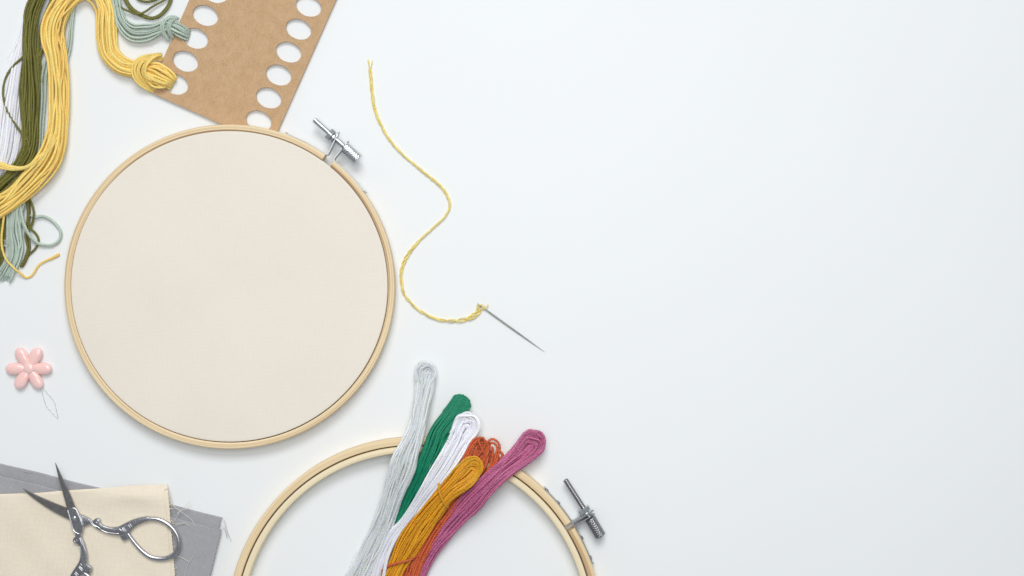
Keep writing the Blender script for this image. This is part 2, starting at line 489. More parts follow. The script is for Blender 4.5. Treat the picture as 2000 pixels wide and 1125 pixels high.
# ------------------------------------------------------------------ embroidery hoops
def ring_mesh(cx, cy, rx, ry, width, z0, z1, a0, a1, rc=1.0, nseg=300, zref=None):
    """Bent strip: outer radii rx, ry and width in pixels (as they stand at the ring's top), heights in mm, corner radius mm."""
    k = (H - z1 * .001) / H * S
    c0 = P(cx, cy, z1)[:2]
    w = width * k; R = rc * .001; zz0, zz1 = z0 * .001, z1 * .001
    prof = []   # (inward distance from outer face, z)
    for (ux, uz, s0) in ((0, 0, 180), (0, 1, 90), (1, 1, 0), (1, 0, -90)):
        ccx = R if ux == 0 else w - R; ccz = zz0 + R if uz == 0 else zz1 - R
        for q in range(5):
            an = math.radians({(0, 0): 270, (0, 1): 180, (1, 1): 90, (1, 0): 0}[(ux, uz)] - q * 22.5)
            prof.append((ccx + R * math.cos(an), ccz + R * math.sin(an)))
    m = len(prof); closed = abs(a1 - a0) >= 359.9
    n = nseg if closed else nseg + 1
    V, FB = [], []
    for i in range(n):
        a = math.radians(a0 + (a1 - a0) * i / nseg)
        ca, sa = math.cos(a), math.sin(a)
        for d, z in prof:
            V.append((c0[0] + (rx * k - d) * ca, c0[1] + (ry * k - d) * sa, z)); FB.append((rx * k * a, d, z))
    F = []
    for i in range(nseg):
        i2 = (i + 1) % n
        for j in range(m):
            j2 = (j + 1) % m
            F.append((i * m + j, i * m + j2, i2 * m + j2, i2 * m + j))
    if not closed:
        F.append(tuple(range(m))[::-1]); F.append(tuple((n - 1) * m + j for j in range(m)))
    return V, F, FB

def helix_rod(p0, p1, r, pitch, depth, kind='thread', nth=36, per=8):
    p0, p1 = np.array(p0), np.array(p1); ax = p1 - p0; Ln = np.linalg.norm(ax); ax /= Ln
    u = np.cross(ax, [0, 0, 1.0]); u /= np.linalg.norm(u); w = np.cross(ax, u)
    n = max(6, int(Ln / pitch * per)); V = []
    for i in range(n + 1):
        s = Ln * i / n
        for k in range(nth):
            th = 2 * PI * k / nth
            if kind == 'thread':
                f = abs(((s / pitch - th / (2 * PI)) % 1) * 2 - 1); rr = r - depth * f
            elif kind == 'knurl':
                q = 13; a = abs(((th * q / (2 * PI) + s / pitch) % 1) * 2 - 1); b = abs(((th * q / (2 * PI) - s / pitch) % 1) * 2 - 1)
                rr = r - depth * max(a, b)
            else: rr = r
            e = min(s, Ln - s)
            if e < .0004: rr -= (.0004 - e) * .9
            V.append(p0 + ax * s + rr * (math.cos(th) * u + math.sin(th) * w))
    F = []
    for i in range(n):
        for k in range(nth):
            k2 = (k + 1) % nth; F.append((i * nth + k, i * nth + k2, (i + 1) * nth + k2, (i + 1) * nth + k))
    F.append(tuple(range(nth))[::-1]); F.append(tuple(n * nth + k for k in range(nth)))
    return V, F

def nut_obj(name, c, axis, af, length, mat, parent, hole_r):
    c = np.array(c); ax = np.array(axis) / np.linalg.norm(axis)
    u = np.cross(ax, [0, 0, 1.0]); u /= np.linalg.norm(u); w = np.cross(ax, u)
    bm = bmesh.new(); R = af / 2 / math.cos(PI / 6); a = []; b = []
    for i in range(6):
        th = PI / 6 + i * PI / 3
        d = R * (math.cos(th) * u + math.sin(th) * w)
        a.append(bm.verts.new(c - ax * length / 2 + d)); b.append(bm.verts.new(c + ax * length / 2 + d))
    bm.faces.new(a[::-1]); bm.faces.new(b)
    for i in range(6):
        j = (i + 1) % 6; bm.faces.new((a[i], a[j], b[j], b[i]))
    bmesh.ops.bevel(bm, geom=list(bm.edges), offset=.0005, segments=2, affect='EDGES', profile=.6)
    bmesh.ops.recalc_face_normals(bm, faces=bm.faces)
    return bm_obj(name, bm, mat, parent)

def bracket(cx, cy, rx, ry, zt, a_far, a_end, tab_to, z0, z1, parent, th=.00045, flare=1):
    """Metal strip along the ring's outer face from angle a_far to a_end, folded out into a tab that ends at tab_to (px)."""
    k = (H - zt * .001) / H * S; c0 = P(cx, cy, zt)[:2]; o = th * .5 + .00008
    pts = []
    for i in range(17):
        a = math.radians(a_far + (a_end - a_far) * i / 16)
        e = .0009 * max(0, 1 - i / 1.5) if flare else 0
        pts.append((c0[0] + (rx * k + o + e) * math.cos(a), c0[1] + (ry * k + o + e) * math.sin(a)))
    tip = P(tab_to[0], tab_to[1], (z0 + z1) / 2)[:2]; last = np.array(pts[-1]); d = tip - last; Ln = np.linalg.norm(d); d /= Ln
    prev = np.array(pts[-2]); t0 = last - prev; t0 /= np.linalg.norm(t0)
    bend = .0016
    for i in range(1, 6):
        u = i / 5; pts.append(tuple((1 - u) ** 2 * last + 2 * u * (1 - u) * (last + t0 * bend * .8) + u * u * (last + t0 * bend * .8 + d * bend)))
    st = np.array(pts[-1])
    for i in range(1, 9): pts.append(tuple(st + (tip - st) * i / 8))
    c = np.array(pts); n = len(c)
    T = np.gradient(c, axis=0); T /= np.linalg.norm(T, axis=1)[:, None]; Nn = np.stack([-T[:, 1], T[:, 0]], 1)
    zc = (z0 + z1) / 2 * .001; hh = (z1 - z0) / 2 * .001
    s = np.concatenate([[0], np.cumsum(np.linalg.norm(np.diff(c, axis=0), axis=1))]); V = []; F = []
    for i in range(n):
        e = s[-1] - s[i]; h = hh
        if e < hh: h = math.sqrt(max(0, hh * hh - (hh - e) ** 2))
        if s[i] < hh * .6: h = hh * math.sqrt(max(.02, 1 - (1 - s[i] / (hh * .6)) ** 2))
        h = max(h, .0002)
        for sg in (-1, 1):
            q = c[i] + Nn[i] * sg * th / 2
            V.append((q[0], q[1], zc - h)); V.append((q[0], q[1], zc + h))
    for i in range(n - 1):
        a = i * 4; b = a + 4
        F += [(a, a + 1, b + 1, b), (a + 2, b + 2, b + 3, a + 3), (a + 1, a + 3, b + 3, b + 1), (a, b, b + 2, a + 2)]
    F += [(0, 2, 3, 1), ((n - 1) * 4, (n - 1) * 4 + 1, (n - 1) * 4 + 3, (n - 1) * 4 + 2)]
    return mesh_obj('bracket', V, F, M_brk, parent, False)

def rivet(cx, cy, rx, ry, zt, a, z, parent):
    k = (H - zt * .001) / H * S; c0 = P(cx, cy, zt)[:2]; a = math.radians(a)
    p = np.array((c0[0] + (rx * k + .0004) * math.cos(a), c0[1] + (ry * k + .0004) * math.sin(a), z * .001))
    nrm = np.array((math.cos(a), math.sin(a), 0)); u = np.array((-math.sin(a), math.cos(a), 0)); w = np.array((0, 0, 1.0))
    V = []; F = []
    R = .0016
    for i, (rr, hh) in enumerate(((1, 0), (.95, .0004), (.7, .0008), (.35, .00095), (.02, .001))):
        for q in range(14):
            th = 2 * PI * q / 14; V.append(p + nrm * hh + R * rr * (math.cos(th) * u + math.sin(th) * w))
    for i in range(4):
        for q in range(14):
            q2 = (q + 1) % 14; F.append((i * 14 + q, i * 14 + q2, (i + 1) * 14 + q2, (i + 1) * 14 + q))
    return mesh_obj('rivet', V, F, M_brk, parent)

def cyl(name, p0, p1, r, mat, parent):
    V, F = helix_rod(p0, p1, r, .001, 0, 'plain', 28, 6); return mesh_obj(name, V, F, mat, parent, True)

def autosmooth(o, ang=40):
    o.data.set_sharp_from_angle(angle=math.radians(ang))

# --- hoop with the fabric
CX, CY, RX, RY = 448.5, 560, 322.5, 317
ZT = 9.5
hoop = thing('embroidery_hoop', 'closed bamboo hoop stretched with plain cream fabric, lying over the brown card', 'embroidery hoop', CX, CY)
V, F, FB = ring_mesh(CX, CY, RX, RY, 12.4, .2, ZT, 54.4 , 50.6 + 360, rc=.8)
o = mesh_obj('outer_ring', V, F, M_wood1, hoop, True, FB); autosmooth(o, 50)
V, F, FB = ring_mesh(CX, CY, RX - 15.2, RY - 15.2, 10, .4, ZT - .9, 0, 360, rc=1.0)
mesh_obj('inner_ring', V, F, M_wood3, hoop, True, FB)
def hoop_fabric():
    k = (H - ZT * .001) / H * S; c0 = P(CX, CY, ZT)[:2]
    rng = random.Random(4); waves = [(rng.uniform(-70, 70), rng.uniform(-70, 70), rng.uniform(0, 6.28), rng.uniform(.3, 1)) for _ in range(9)]
    rad = list(np.linspace(0, .975, 90)) + [.981, .986, .990, .994, .9965, .998, .9992, 1.0]
    dz = [0] * 90 + [0, -.00002, -.00005, -.0001, -.0002, -.0005, -.0016, -.0062]
    na = 256; V = []; FB = []; F = []
    for r, d in zip(rad, dz):
        for q in range(na):
            a = 2 * PI * q / na
            x = (RX - 12.9) * k * r * math.cos(a) - .5 * k; y = (RY - 12.9) * k * r * math.sin(a) + .6 * k
            w = sum(A * math.sin(fx * x + fy * y + ph) for fx, fy, ph, A in waves) / 9
            tension = .00012 * math.sin(a * 47 + 2 * math.sin(a * 3)) * max(0, (r - .8) / .2) ** 2 * (1 - r) * 8
            z = ZT * .001 - .0004 + d + w * .0016 * (1 - r ** 4) + tension
            V.append((c0[0] + x, c0[1] + y, z)); FB.append((x, y, 0))
    for i in range(len(rad) - 1):
        for q in range(na):
            q2 = (q + 1) % na
            if i == 0:
                F.append((q, na + q, na + q2))
            else: F.append((i * na + q, (i + 1) * na + q, (i + 1) * na + q2, i * na + q2))
    mesh_obj('fabric', V, F, M_hoopcloth, hoop, True, FB)
hoop_fabric()
b1 = bracket(CX, CY, RX, RY, ZT, 70.5, 54.6, (664, 258), 1.8, 8.8, hoop)
b2 = bracket(CX, CY, RX, RY, ZT, 34.9, 50.4, (682.5, 276), 1.8, 8.8, hoop)
def screw_set(parent, tip, nutc, nutlen, collar, knob0, knob1, z, rodmat, knobmat, rod_r, knob_r, nut_af):
    p = lambda a: P(a[0], a[1], z)
    V, F = helix_rod(p(tip), p(knob0), rod_r, .0008, .00010, 'thread', 28, 8)
    o = mesh_obj('screw', V, F, rodmat, parent, True); autosmooth(o, 60)
    V, F = helix_rod(p(knob0), p(knob1), knob_r, .0015, .00016, 'knurl', 120, 14)
    o = mesh_obj('knob', V, F, knobmat, parent, False)
    ax = p(knob1) - p(tip)
    nut_obj('nut', p(nutc), ax, nut_af, nutlen, M_steel, parent, rod_r)
    cyl('washer', p(collar[0]), p(collar[1]), nut_af * .42, M_steel, parent)
screw_set(hoop, (614.5, 234), (646.5, 263.5), .0030, ((650, 267), (655, 271.5)), (673, 286.5), (701, 312), 6.2, M_steel, M_steel, .00175, .0034, .0070)
# the hoop's far side rests on the card, its near side on the table
hoop.rotation_euler = (math.atan(.0020 / .2), 0, 0); hoop.location.z = .0010

# --- open hoop under the skeins
CX2, CY2, R2 = 809.4, 1221.5, 366.5
hoop2 = thing('embroidery_hoop', 'empty bamboo hoop with two rings and dark knurled screw, six floss skeins laid across it', 'embroidery hoop', CX2, 1200)
V, F, FB = ring_mesh(CX2, CY2, R2, R2, 14.6, .1, 10.0, 33.5, 31.3 + 360, rc=.8)
o = mesh_obj('outer_ring', V, F, M_wood2, hoop2, True, FB); autosmooth(o, 50)
V, F, FB = ring_mesh(CX2, CY2, R2 - 17.0, R2 - 17.0, 12.6, .1, 10.3, 0, 360, rc=1.0)
mesh_obj('inner_ring', V, F, M_wood3, hoop2, True, FB)
b1 = bracket(CX2, CY2, R2, R2, 10, 46.6, 33.6, (1160, 996), 1.6, 8.6, hoop2)
b2 = bracket(CX2, CY2, R2, R2, 10, 18.4, 31.2, (1162, 1003), 1.6, 8.6, hoop2)
for a in (45.4, 40.2): rivet(CX2, CY2, R2, R2, 10, a, 5.5, b1)
for a in (27.2, 20.6): rivet(CX2, CY2, R2, R2, 10, a, 5.5, b2)
screw_set(hoop2, (1104, 936.5), (1141, 996), .0028, ((1143.5, 1000.5), (1147, 1006)), (1152.5, 1012), (1173.5, 1047.5), 6.0, M_dsteel, M_dsteel, .0016, .0034, .0072)

# ------------------------------------------------------------------ card
def make_card():
    z0, z1 = .0011, .0025
    BL = np.array((290.0, 179.0)); u = np.array((.914, .406)); v = np.array((.406, -.914))
    Wd, Ht = 262.0, 560.0
    holes = []
    for k in range(-1, 11):
        pass
    hl0 = np.array((342.6, 164.2)); hr0 = np.array((505.3, 235.9)); st = np.array((19.45, -44.75))
    for k in range(11): holes += [hl0 + st * k, hr0 + st * k]
    rng = random.Random(3)
    def loc(p): d = np.asarray(p) - BL; return (d @ u, d @ v)
    # trimesh by strips: build with bmesh triangle fill of edges
    bm = bmesh.new()
    def loop(pts):
        vs = [bm.verts.new((*P(q[0], q[1], z1 * 1000)[:2], z1)) for q in pts]
        return [bm.edges.new((vs[i], vs[(i + 1) % len(vs)])) for i in range(len(vs))]
    E = []
    out = []
    cor = [(0, 0), (Wd, 0), (Wd, Ht), (0, Ht)]
    for i in range(4):
        a, b = np.array(cor[i], float), np.array(cor[(i + 1) % 4], float)
        for q in range(40): out.append(BL + (a + (b - a) * q / 40)[0] * u + (a + (b - a) * q / 40)[1] * v)
    E += loop(out)
    for h in holes:
        ph = [rng.uniform(0, 6.28) for _ in range(4)]
        pts = []
        for q in range(56):
            a = 2 * PI * q / 56
            k = 1 + .006 * math.sin(5 * a + ph[0]) + .006 * math.sin(9 * a + ph[1]) + .005 * math.sin(17 * a + ph[2])
            pts.append(h + 25.8 * k * math.cos(a) * u + 19.3 * k * math.sin(a) * v)
        E += loop(pts)
    bmesh.ops.triangle_fill(bm, use_beauty=True, use_dissolve=False, edges=E)
    fs = list(bm.faces)
    ext = bmesh.ops.extrude_face_region(bm, geom=fs)
    vs = [g for g in ext['geom'] if isinstance(g, bmesh.types.BMVert)]
    for w in vs: w.co.z = z0
    bmesh.ops.recalc_face_normals(bm, faces=bm.faces)
    o = bm_obj('thread_card', bm, M_card)
    tag(o, 'brown kraft board thread card punched with two rows of oval holes', 'thread card')
make_card()

# ------------------------------------------------------------------ floss lying at the upper left
# white, lowest
t = thing('floss_skein', 'loose white floss at the left edge, half hidden beneath the olive strands', 'thread skein', 25, 220)
strands('strand_bundle', bundle([(75, -60, 1.6, 10, 1.6), (58, 20, 1.6, 10, 1.6), (48, 70, 1.6, 12, 1.6), (36, 120, 1.6, 17, 1.6), (28, 170, 1.6, 21, 1.6), (22, 215, 1.6, 25, 1.6), (16, 265, 1.6, 26, 1.6), (6, 315, 1.6, 24, 1.6), (-12, 350, 1.6, 18, 1.4), (-45, 385, 1.6, 16, 1.4)], 70, 2.1, 11, .08, stray=0), 2.55 * S, M_white, t, 5, depth=.08)

# olive
t = thing('floss_skein', 'dark olive floss hank running down beside the yellow hank', 'thread skein', 62, 200)
strands('strand_bundle', bundle([(90, -45, 4.0, 15, 2.2), (73, 0, 4.2, 15, 2.2), (63, 30, 4.4, 15, 2.2), (57, 80, 4.6, 13, 2.2), (60, 125, 4.8, 15, 2.2), (63, 175, 4.8, 17, 2.2), (62, 240, 4.8, 16, 2.2), (59, 290, 4.6, 15, 2.2), (44, 322, 4.3, 15, 2.2), (17, 355, 4, 15, 2.2), (-15, 385, 3.6, 15, 2), (-60, 415, 3, 15, 2)], 28, 2.25, 21, .28, twist=.7), 2.3 * S, M_olive, t, 6)
lp = []
lp += bundle([(112, -30, 3, 5, 1.2), (101, 2, 3, 5, 1.2), (88, 32, 3.2, 5, 1.2), (79, 60, 3.4, 5, 1.2), (75, 95, 3.4, 5, 1.2), (76, 130, 3.4, 4, 1.2)], 4, 2.3, 22, .3)
lp += bundle([(82, 95, 2.5, 5, 1.2), (76, 112, 3, 6, 1.2), (77, 135, 3, 5, 1.2), (80, 165, 2.5, 5, 1.2)], 4, 2.3, 27, .3)
lp += bundle([(52, 105, 6.4, 1.5, .4), (44, 112, 5, 1.5, .4), (25, 130, 3, 1.5, .4), (11, 153, 2.6, 1.5, .4), (6, 180, 2.6, 1.5, .4), (11, 208, 2.8, 1.5, .4), (25, 235, 3.2, 1.5, .4), (44, 262, 5.4, 1.5, .4), (54, 275, 6.6, 1.5, .4), (58, 300, 6.6, 1.5, .4)], 1, 2.4, 23, 0)
lp += bundle([(44, 100, 3, 2, .6), (41, 140, 2.6, 2, .6), (39, 180, 2.6, 2, .6), (42, 225, 2.8, 2, .6), (48, 262, 4.2, 2, .6), (53, 290, 5, 2, .6)], 1, 2.4, 24, 0)
strands('loose_strand', lp, 2.4 * S, M_olive, t, 7)
lp = bundle([(52, 372, 1.4, 6, 1.2), (56, 400, 1.4, 6, 1.2), (57, 430, 1.4, 7, 1.2), (55, 460, 1.4, 9, 1.2), (57, 485, 1.4, 6, 1.2), (50, 508, 1.4, 5, 1.2), (42, 522, 1.2, 5, 1.1)], 6, 2.3, 25, .35)
lp += bundle([(2, 395, 1.6, 6, 1.4), (4, 430, 1.6, 8, 1.4), (3, 465, 1.6, 8, 1.4), (0, 500, 1.6, 8, 1.4), (-8, 525, 1.5, 8, 1.2)], 8, 2.3, 26, .3)
lp += bundle([(48, 375, 1.8, 1, .4), (56, 387, 2, 1, .4), (64, 404, 2, 1, .4), (66, 420, 3.2, 1, .4), (63, 436, 2.2, 1, .4), (60, 446, 2, 1, .4), (68, 454, 1.6, 1, .4), (75, 466, 1.2, 1, .4), (74, 477, 1, 1, .4), (66, 489, 1, 1, .4), (57, 497, 1, 1, .4), (48, 512, .9, 1, .4), (40, 522, .9, 1, .4)], 2, 2.2, 28, .2)
strands('loose_end', lp, 2.3 * S, M_olive, t, 8)

# olive loops to the right of the yellow arch
t = thing('floss_skein', 'few dark olive strands looping at the top edge between yellow arch and card', 'thread skein', 285, 15)
lp = bundle([(212, -25, 4, 1.5, .4), (224, 3, 3.8, 1.5, .4), (236, 14, 3.4, 1.5, .4), (254, 23, 3.2, 1.5, .4), (268, 27, 3.6, 1.5, .4), (281, 24, 3.4, 1.5, .4), (299, 12, 2.4, 1.5, .4), (321, 0, 2, 1.5, .4), (345, -18, 2, 1.5, .4)], 1, 2.4, 31, .2)
lp += bundle([(238, -20, 3, 5, .9), (248, 3, 2.8, 5, .9), (259, 17, 2.4, 5, .9), (275, 28, 1.9, 5, .9), (292, 35, 1.6, 4, .8), (307, 33, 1.5, 4, .8), (320, 23, 1.5, 4, .8), (330, 9, 1.5, 4, .8), (334, -4, 1.5, 4, .8), (333, -25, 1.5, 4, .8)], 4, 2.4, 32, .4)
lp += bundle([(258, -20, 1.5, 2, .5), (268, -3, 1.5, 2, .5), (284, 3, 1.5, 2, .5), (302, 0, 1.5, 2, .5), (318, -10, 1.5, 2, .5)], 2, 2.3, 33, .3)
strands('strand_bundle', lp, 2.4 * S, M_olive, t, 9)

# sage
t = thing('floss_skein', 'pale sage green floss knotted to the card with a looped frayed end at left', 'thread skein', 270, 60)
strands('strand_bundle', bundle([(222, -45, 3, 11, 1.8), (226, -10, 2.8, 9, 1.8), (231, 20, 2.7, 9, 1.8), (239, 44, 2.7, 12, 2), (260, 62, 2.7, 17, 2), (284, 62, 3, 17, 2.2), (303, 57, 3.6, 13, 2.2), (322, 50, 4.4, 11, 2.2), (338, 52, 4.4, 9, 2)], 22, 2.15, 41, .22, twist=.8), 2.2 * S, M_sage, t, 12)
k = strands('knot', bundle([(331, 79, 1.6, 4, .8), (322, 66, 4.4, 6, .9), (318, 52, 6.8, 7, .9), (323, 40, 6.8, 6, .9), (335, 34, 5.0, 5, .9), (346, 34, 2.8, 4, .8)], 4, 2.5, 42, .12)
    + bundle([(339, 76, 2.6, 4, .7), (332, 66, 5.4, 5, .8), (329, 54, 7.2, 6, .8), (333, 43, 7.0, 5, .8), (343, 36, 4.6, 4, .7), (350, 36, 3.0, 4, .7)], 3, 2.5, 43, .12), 2.5 * S, M_sage, t, 13)
strands('tied_end', bundle([(330, 48, 4.4, 9, 1.8), (342, 54, 4.8, 12, 1.9), (354, 61, 4.5, 13, 1.7), (362, 66, 3.4, 12, 1.3), (368, 69, 1.6, 11, .9), (370, 70, 0.4, 10, .3)], 13, 2.5, 44, .1, step=20), 2.5 * S, M_sage, t, 14)
lp = bundle([(150, -40, 2, 8, 1.2), (146, 0, 2, 8, 1.2), (141, 45, 2, 8, 1.2), (136, 95, 2, 8, 1.2), (125, 130, 2, 8, 1.2)], 8, 2.2, 45, .25)
lp += bundle([(92, 118, 2, 7, 1.2), (86, 150, 2.2, 8, 1.2), (85, 200, 2.2, 7, 1.2), (81, 250, 2.2, 7, 1.2), (78, 295, 2, 7, 1.2), (66, 335, 2, 8, 1.2), (44, 372, 2, 12, 1.4)], 8, 2.2, 46, .25)
strands('hidden_run', lp, 2.3 * S, M_sage, t, 15)
lp = bundle([(50, 360, 2.6, 14, 1.5), (36, 392, 3.6, 17, 1.7), (29, 420, 3.4, 17, 1.7), (27, 450, 3.2, 17, 1.7), (31, 480, 3.0, 18, 1.6), (28, 505, 2.8, 16, 1.6), (17, 525, 2.2, 17, 1.5), (6, 545, 1.4, 19, 1.2)], 26, 2.1, 47, .22, trim=.06)
strands('loose_end', lp, 2.15 * S, M_sage, t, 16, rvar=[1, 1, 1, 1, 1, .9])
strands('loop', bundle([(58, 420, 2.0, 3, .6), (69, 424, 2.0, 4, .8), (82, 422, 2, 4, .8), (96, 427, 1.8, 4.5, .8), (109, 438, 1.6, 4.5, .8), (119, 453, 1.5, 4.2, .8), (116, 469, 1.5, 4, .8), (104, 478, 1.6, 4, .8), (88, 479, 2.0, 4, .8), (72, 474, 2.8, 4, .9), (59, 461, 3.6, 4.4, .9), (49, 444, 4.2, 4.8, .9), (43, 424, 4.4, 4.8, .9), (40, 400, 4.4, 5, .9), (42, 378, 3.6, 5, .9)], 4, 2.3, 48, .35), 2.3 * S, M_sage, t, 17)
fr = []
rr = random.Random(8)
for i in range(26):
    x = rr.uniform(-2, 24); y = 546 - abs(x - 10) * .35 + rr.uniform(-6, 3); dx, dy = rr.uniform(-8, 8), rr.uniform(4, 13)
    fr.append(px_path([(x, y - 16, 2.2), (x + dx * .3, y - 4, 1.6), (x + dx, y + dy * .5, .8)], .0004))
for i in range(6):
    x, y = 16 + rr.uniform(-2, 2), 472 + i * 2.4
    fr.append(px_path([(x, y, 4.2), (x - 4, y - 3, 4.0), (x - 9 + rr.uniform(-2, 2), y - 5 + rr.uniform(-3, 3), 3.4)], .0004))
strands('frayed_fibres', fr, .8 * S, M_sage, t, 18, sides=5, depth=0)

# yellow
t = thing('floss_skein', 'thick butter yellow floss hank arching at the top, knotted to the card corner', 'thread skein', 110, 180)
strands('strand_bundle', bundle([(-60, 425, 5.6, 24, 2.6), (-15, 408, 5.8, 24, 2.6), (28, 384, 6.0, 21, 2.8), (64, 351, 6.0, 24, 2.8), (95, 312, 5.8, 25, 2.8), (108, 278, 5.5, 23, 2.8), (113, 243, 5.2, 21, 2.8), (114.5, 200, 5.0, 21, 2.6), (114, 155, 4.8, 21, 2.6), (111, 115, 4.6, 22, 2.6), (105, 80, 4.6, 24, 2.6), (106, 52, 4.6, 25, 2.6), (118, 20, 4.4, 23, 2.6), (140, -8, 4.2, 22, 2.6), (166, -20, 4.2, 21, 2.6), (192, -8, 4.2, 21, 2.6), (206, 20, 4.1, 20, 2.6), (208, 50, 4, 21, 2.6), (209, 78, 4, 21, 2.6), (215, 104, 4, 20.5, 2.6), (236, 126, 4.0, 20, 2.6), (258, 134, 4.0, 18, 2.6), (276, 137, 4.2, 15, 2.4), (292, 141, 4.2, 13, 2.2)], 40, 2.5, 51, .2, step=38), 2.4 * S, M_yellow, t, 21, pitch=.006, depth=.12)
strands('knot', bundle([(304, 178, 1.2, 8, .9), (289, 168, 3.4, 13, 1.1), (275, 153, 6.6, 17, 1.3), (271, 137, 8.4, 17, 1.3), (278, 121, 8.4, 16, 1.3), (292, 113, 6.6, 12, 1.3), (306, 112, 4.0, 8, 1), (318, 116, 2.8, 6, .8)], 14, 2.45, 52, .1, step=30)
    + bundle([(317, 107, 3.0, 5, .8), (307, 108, 6.6, 7, 1), (296, 114, 8.9, 7, 1), (287, 125, 9.5, 6, 1), (283, 138, 8.9, 5, .9), (285, 153, 6.8, 5, .9), (292, 166, 3.6, 4, .9)], 8, 2.45, 53, .1, step=30), 2.4 * S, M_yellow, t, 22, pitch=.006, depth=.12)
strands('tied_end', bundle([(280, 136, 5.4, 13, 1.8), (292, 140, 6.4, 20, 2.2), (304, 145, 6.2, 25, 2.2), (318, 152, 5.8, 24, 2.0), (330, 158, 4.6, 19, 1.6), (336, 163, 2.4, 15, .9), (338.5, 164.5, .8, 14, .3)], 30, 2.5, 54, .08, step=16), 2.45 * S, M_yellow, t, 23, pitch=.006, depth=.12)
strands('loose_strand', bundle([(112, 262, 6.0, 8, 1.0), (97, 290, 7.2, 9, 1.0), (75, 312, 8.2, 10, 1.0), (52, 327, 8.6, 6, .9), (27, 330, 8.6, 9, .9), (2, 324, 8.2, 12, .9), (-30, 312, 7.6, 14, .9), (-60, 305, 7, 14, .9)], 7, 2.45, 55, .25), 2.4 * S, M_yellow, t, 24, pitch=.006, depth=.12)
strands('loose_end', bundle([(22, 392, 6.4, 1, .3), (12, 402, 6.6, 1, .3), (9, 415, 6.2, 1, .3), (5.5, 440, 5.6, 1, .3), (3, 470, 5.0, 1, .3), (5.5, 490, 5.0, 1, .3), (13, 508, 5.0, 1, .3), (30, 526, 4.4, 1, .3), (41, 535, 2.6, 1, .3), (51, 542, 1.0, 1, .3), (62, 538, .9, 1, .3), (76, 518, .9, 1, .3), (90, 509, 1, 1, .3), (104, 503, 1, 1, .3), (116.5, 496, 1, 1, .3)], 1, 2.8, 56, 0), 2.6 * S, M_yellow, t, 25, pitch=.006, depth=.12, rvar=[1] * 22 + [.9, 1.0, 1.1, 1.2, 1.45])

# ------------------------------------------------------------------ the skeins across the open hoop
GRP = None
def sk(label, x, y): return thing('floss_skein', label, 'thread skein', x, y, 'floss skeins laid across the open hoop')
t = sk('green floss skein, tucked between the pale grey and the white skein', 850, 880)
strands('strand_bundle', skein([(899, 790, 6.0, 21, 3.2), (885, 813, 7, 23, 3.2), (861, 846, 11.5, 24, 3), (847, 880, 13.6, 24, 2.8), (831, 915, 13.2, 21, 2.8), (814, 950, 9.4, 18, 2.8), (796, 990, 6, 15, 2.6), (780, 1032, 4.5, 13, 2.2), (776, 1080, 3, 10, 2), (770, 1150, 2.4, 10, 2)], 20, 2.4, 61, vertical=True, elong=.95, wander=.16, neck=.5), 2.5 * S, M_green, t, 31)
t = sk('pale grey floss skein, leftmost of the six across the open hoop', 780, 930)
strands('strand_bundle', skein([(831, 728, 5.0, 21, 2.4), (830, 752, 5.6, 18, 2.6), (822, 795, 9, 15.5, 2.6), (814, 835, 13, 16, 2.6), (803, 868, 14.6, 20, 2.8), (789, 905, 15.4, 25, 2.8), (769, 962, 11.0, 21, 2.8), (746, 1028, 6.4, 20, 2.6), (722, 1078, 4.6, 21, 2.4), (698, 1128, 3.6, 22, 2.2), (680, 1175, 3.2, 22, 2.2)], 25, 2.2, 62, hole=.05, elong=1.05, wander=.15, neck=.24, step=24, hx=.42, drop_mm=2), 2.5 * S, M_grey, t, 32, pitch=.004, depth=.26)
t = sk('rust orange floss skein with tangled loops, partly under the golden and mauve skeins', 880, 960)
lp = skein([(938, 874, 12.5, 21, 1.8), (924, 900, 13, 21, 2), (902, 930, 13, 17, 2), (880, 962, 11, 13, 2), (868, 985, 8, 13, 2), (850, 1020, 6.2, 14, 2), (828, 1060, 5.2, 16, 2), (808, 1100, 4.6, 17, 2), (792, 1150, 4, 18, 2)], 9, 2.5, 63, hole=.12, elong=1.0, wander=.3, neck=.5, drop_mm=2)
lp += skein([(958, 877, 12.5, 17, 1.6), (955, 905, 13, 13, 1.6), (940, 930, 12.6, 11, 1.6), (912, 962, 10.4, 9, 1.6), (884, 992, 9, 8, 1.6), (860, 1024, 8.0, 9, 1.6), (838, 1060, 7.2, 9, 1.6), (818, 1100, 6.6, 9, 1.6), (804, 1150, 6, 9, 1.6)], 6, 2.5, 64, hole=.2, elong=1.0, wander=.35, neck=.5, drop_mm=2)
lp += bundle([(956, 866, 11.6, 9, .9), (944, 880, 11.8, 15, 1.1), (930, 900, 12, 17, 1.2), (910, 925, 12, 15, 1.2), (885, 960, 10, 12, 1.2), (866, 990, 7, 12, 1.2)], 12, 2.5, 163, .3)
strands('strand_bundle', lp, 2.5 * S, M_rust, t, 33)
lp = bundle([(950, 895, 14, 3, .8), (941, 875, 15.2, 3, .8), (935, 862, 15.6, 3, .8), (939, 855, 15.4, 3, .8), (945, 857, 15, 3, .8), (947, 868, 15, 3, .8), (938, 885, 14.6, 3, .8), (920, 905, 14, 3, .8)], 2, 2.4, 65, .3)
lp += bundle([(958, 905, 12, 3, .8), (966, 890, 12, 3, .8), (975, 883, 12, 3, .8), (981, 886, 12, 3, .8), (981, 893, 11.6, 3, .8), (974, 897, 11.4, 3, .8), (963, 908, 11.4, 3, .8), (945, 924, 11.4, 3, .8), (925, 940, 10, 3, .8)], 2, 2.3, 66, .3)
lp += bundle([(962, 912, 10.8, 4, .8), (948, 921, 11, 5, .8), (930, 934, 10.6, 6, .8), (912, 950, 9.2, 6, .8), (890, 975, 7, 6, .8)], 4, 2.2, 67, .3)
strands('loop', lp, 2.4 * S, M_rust, t, 34)
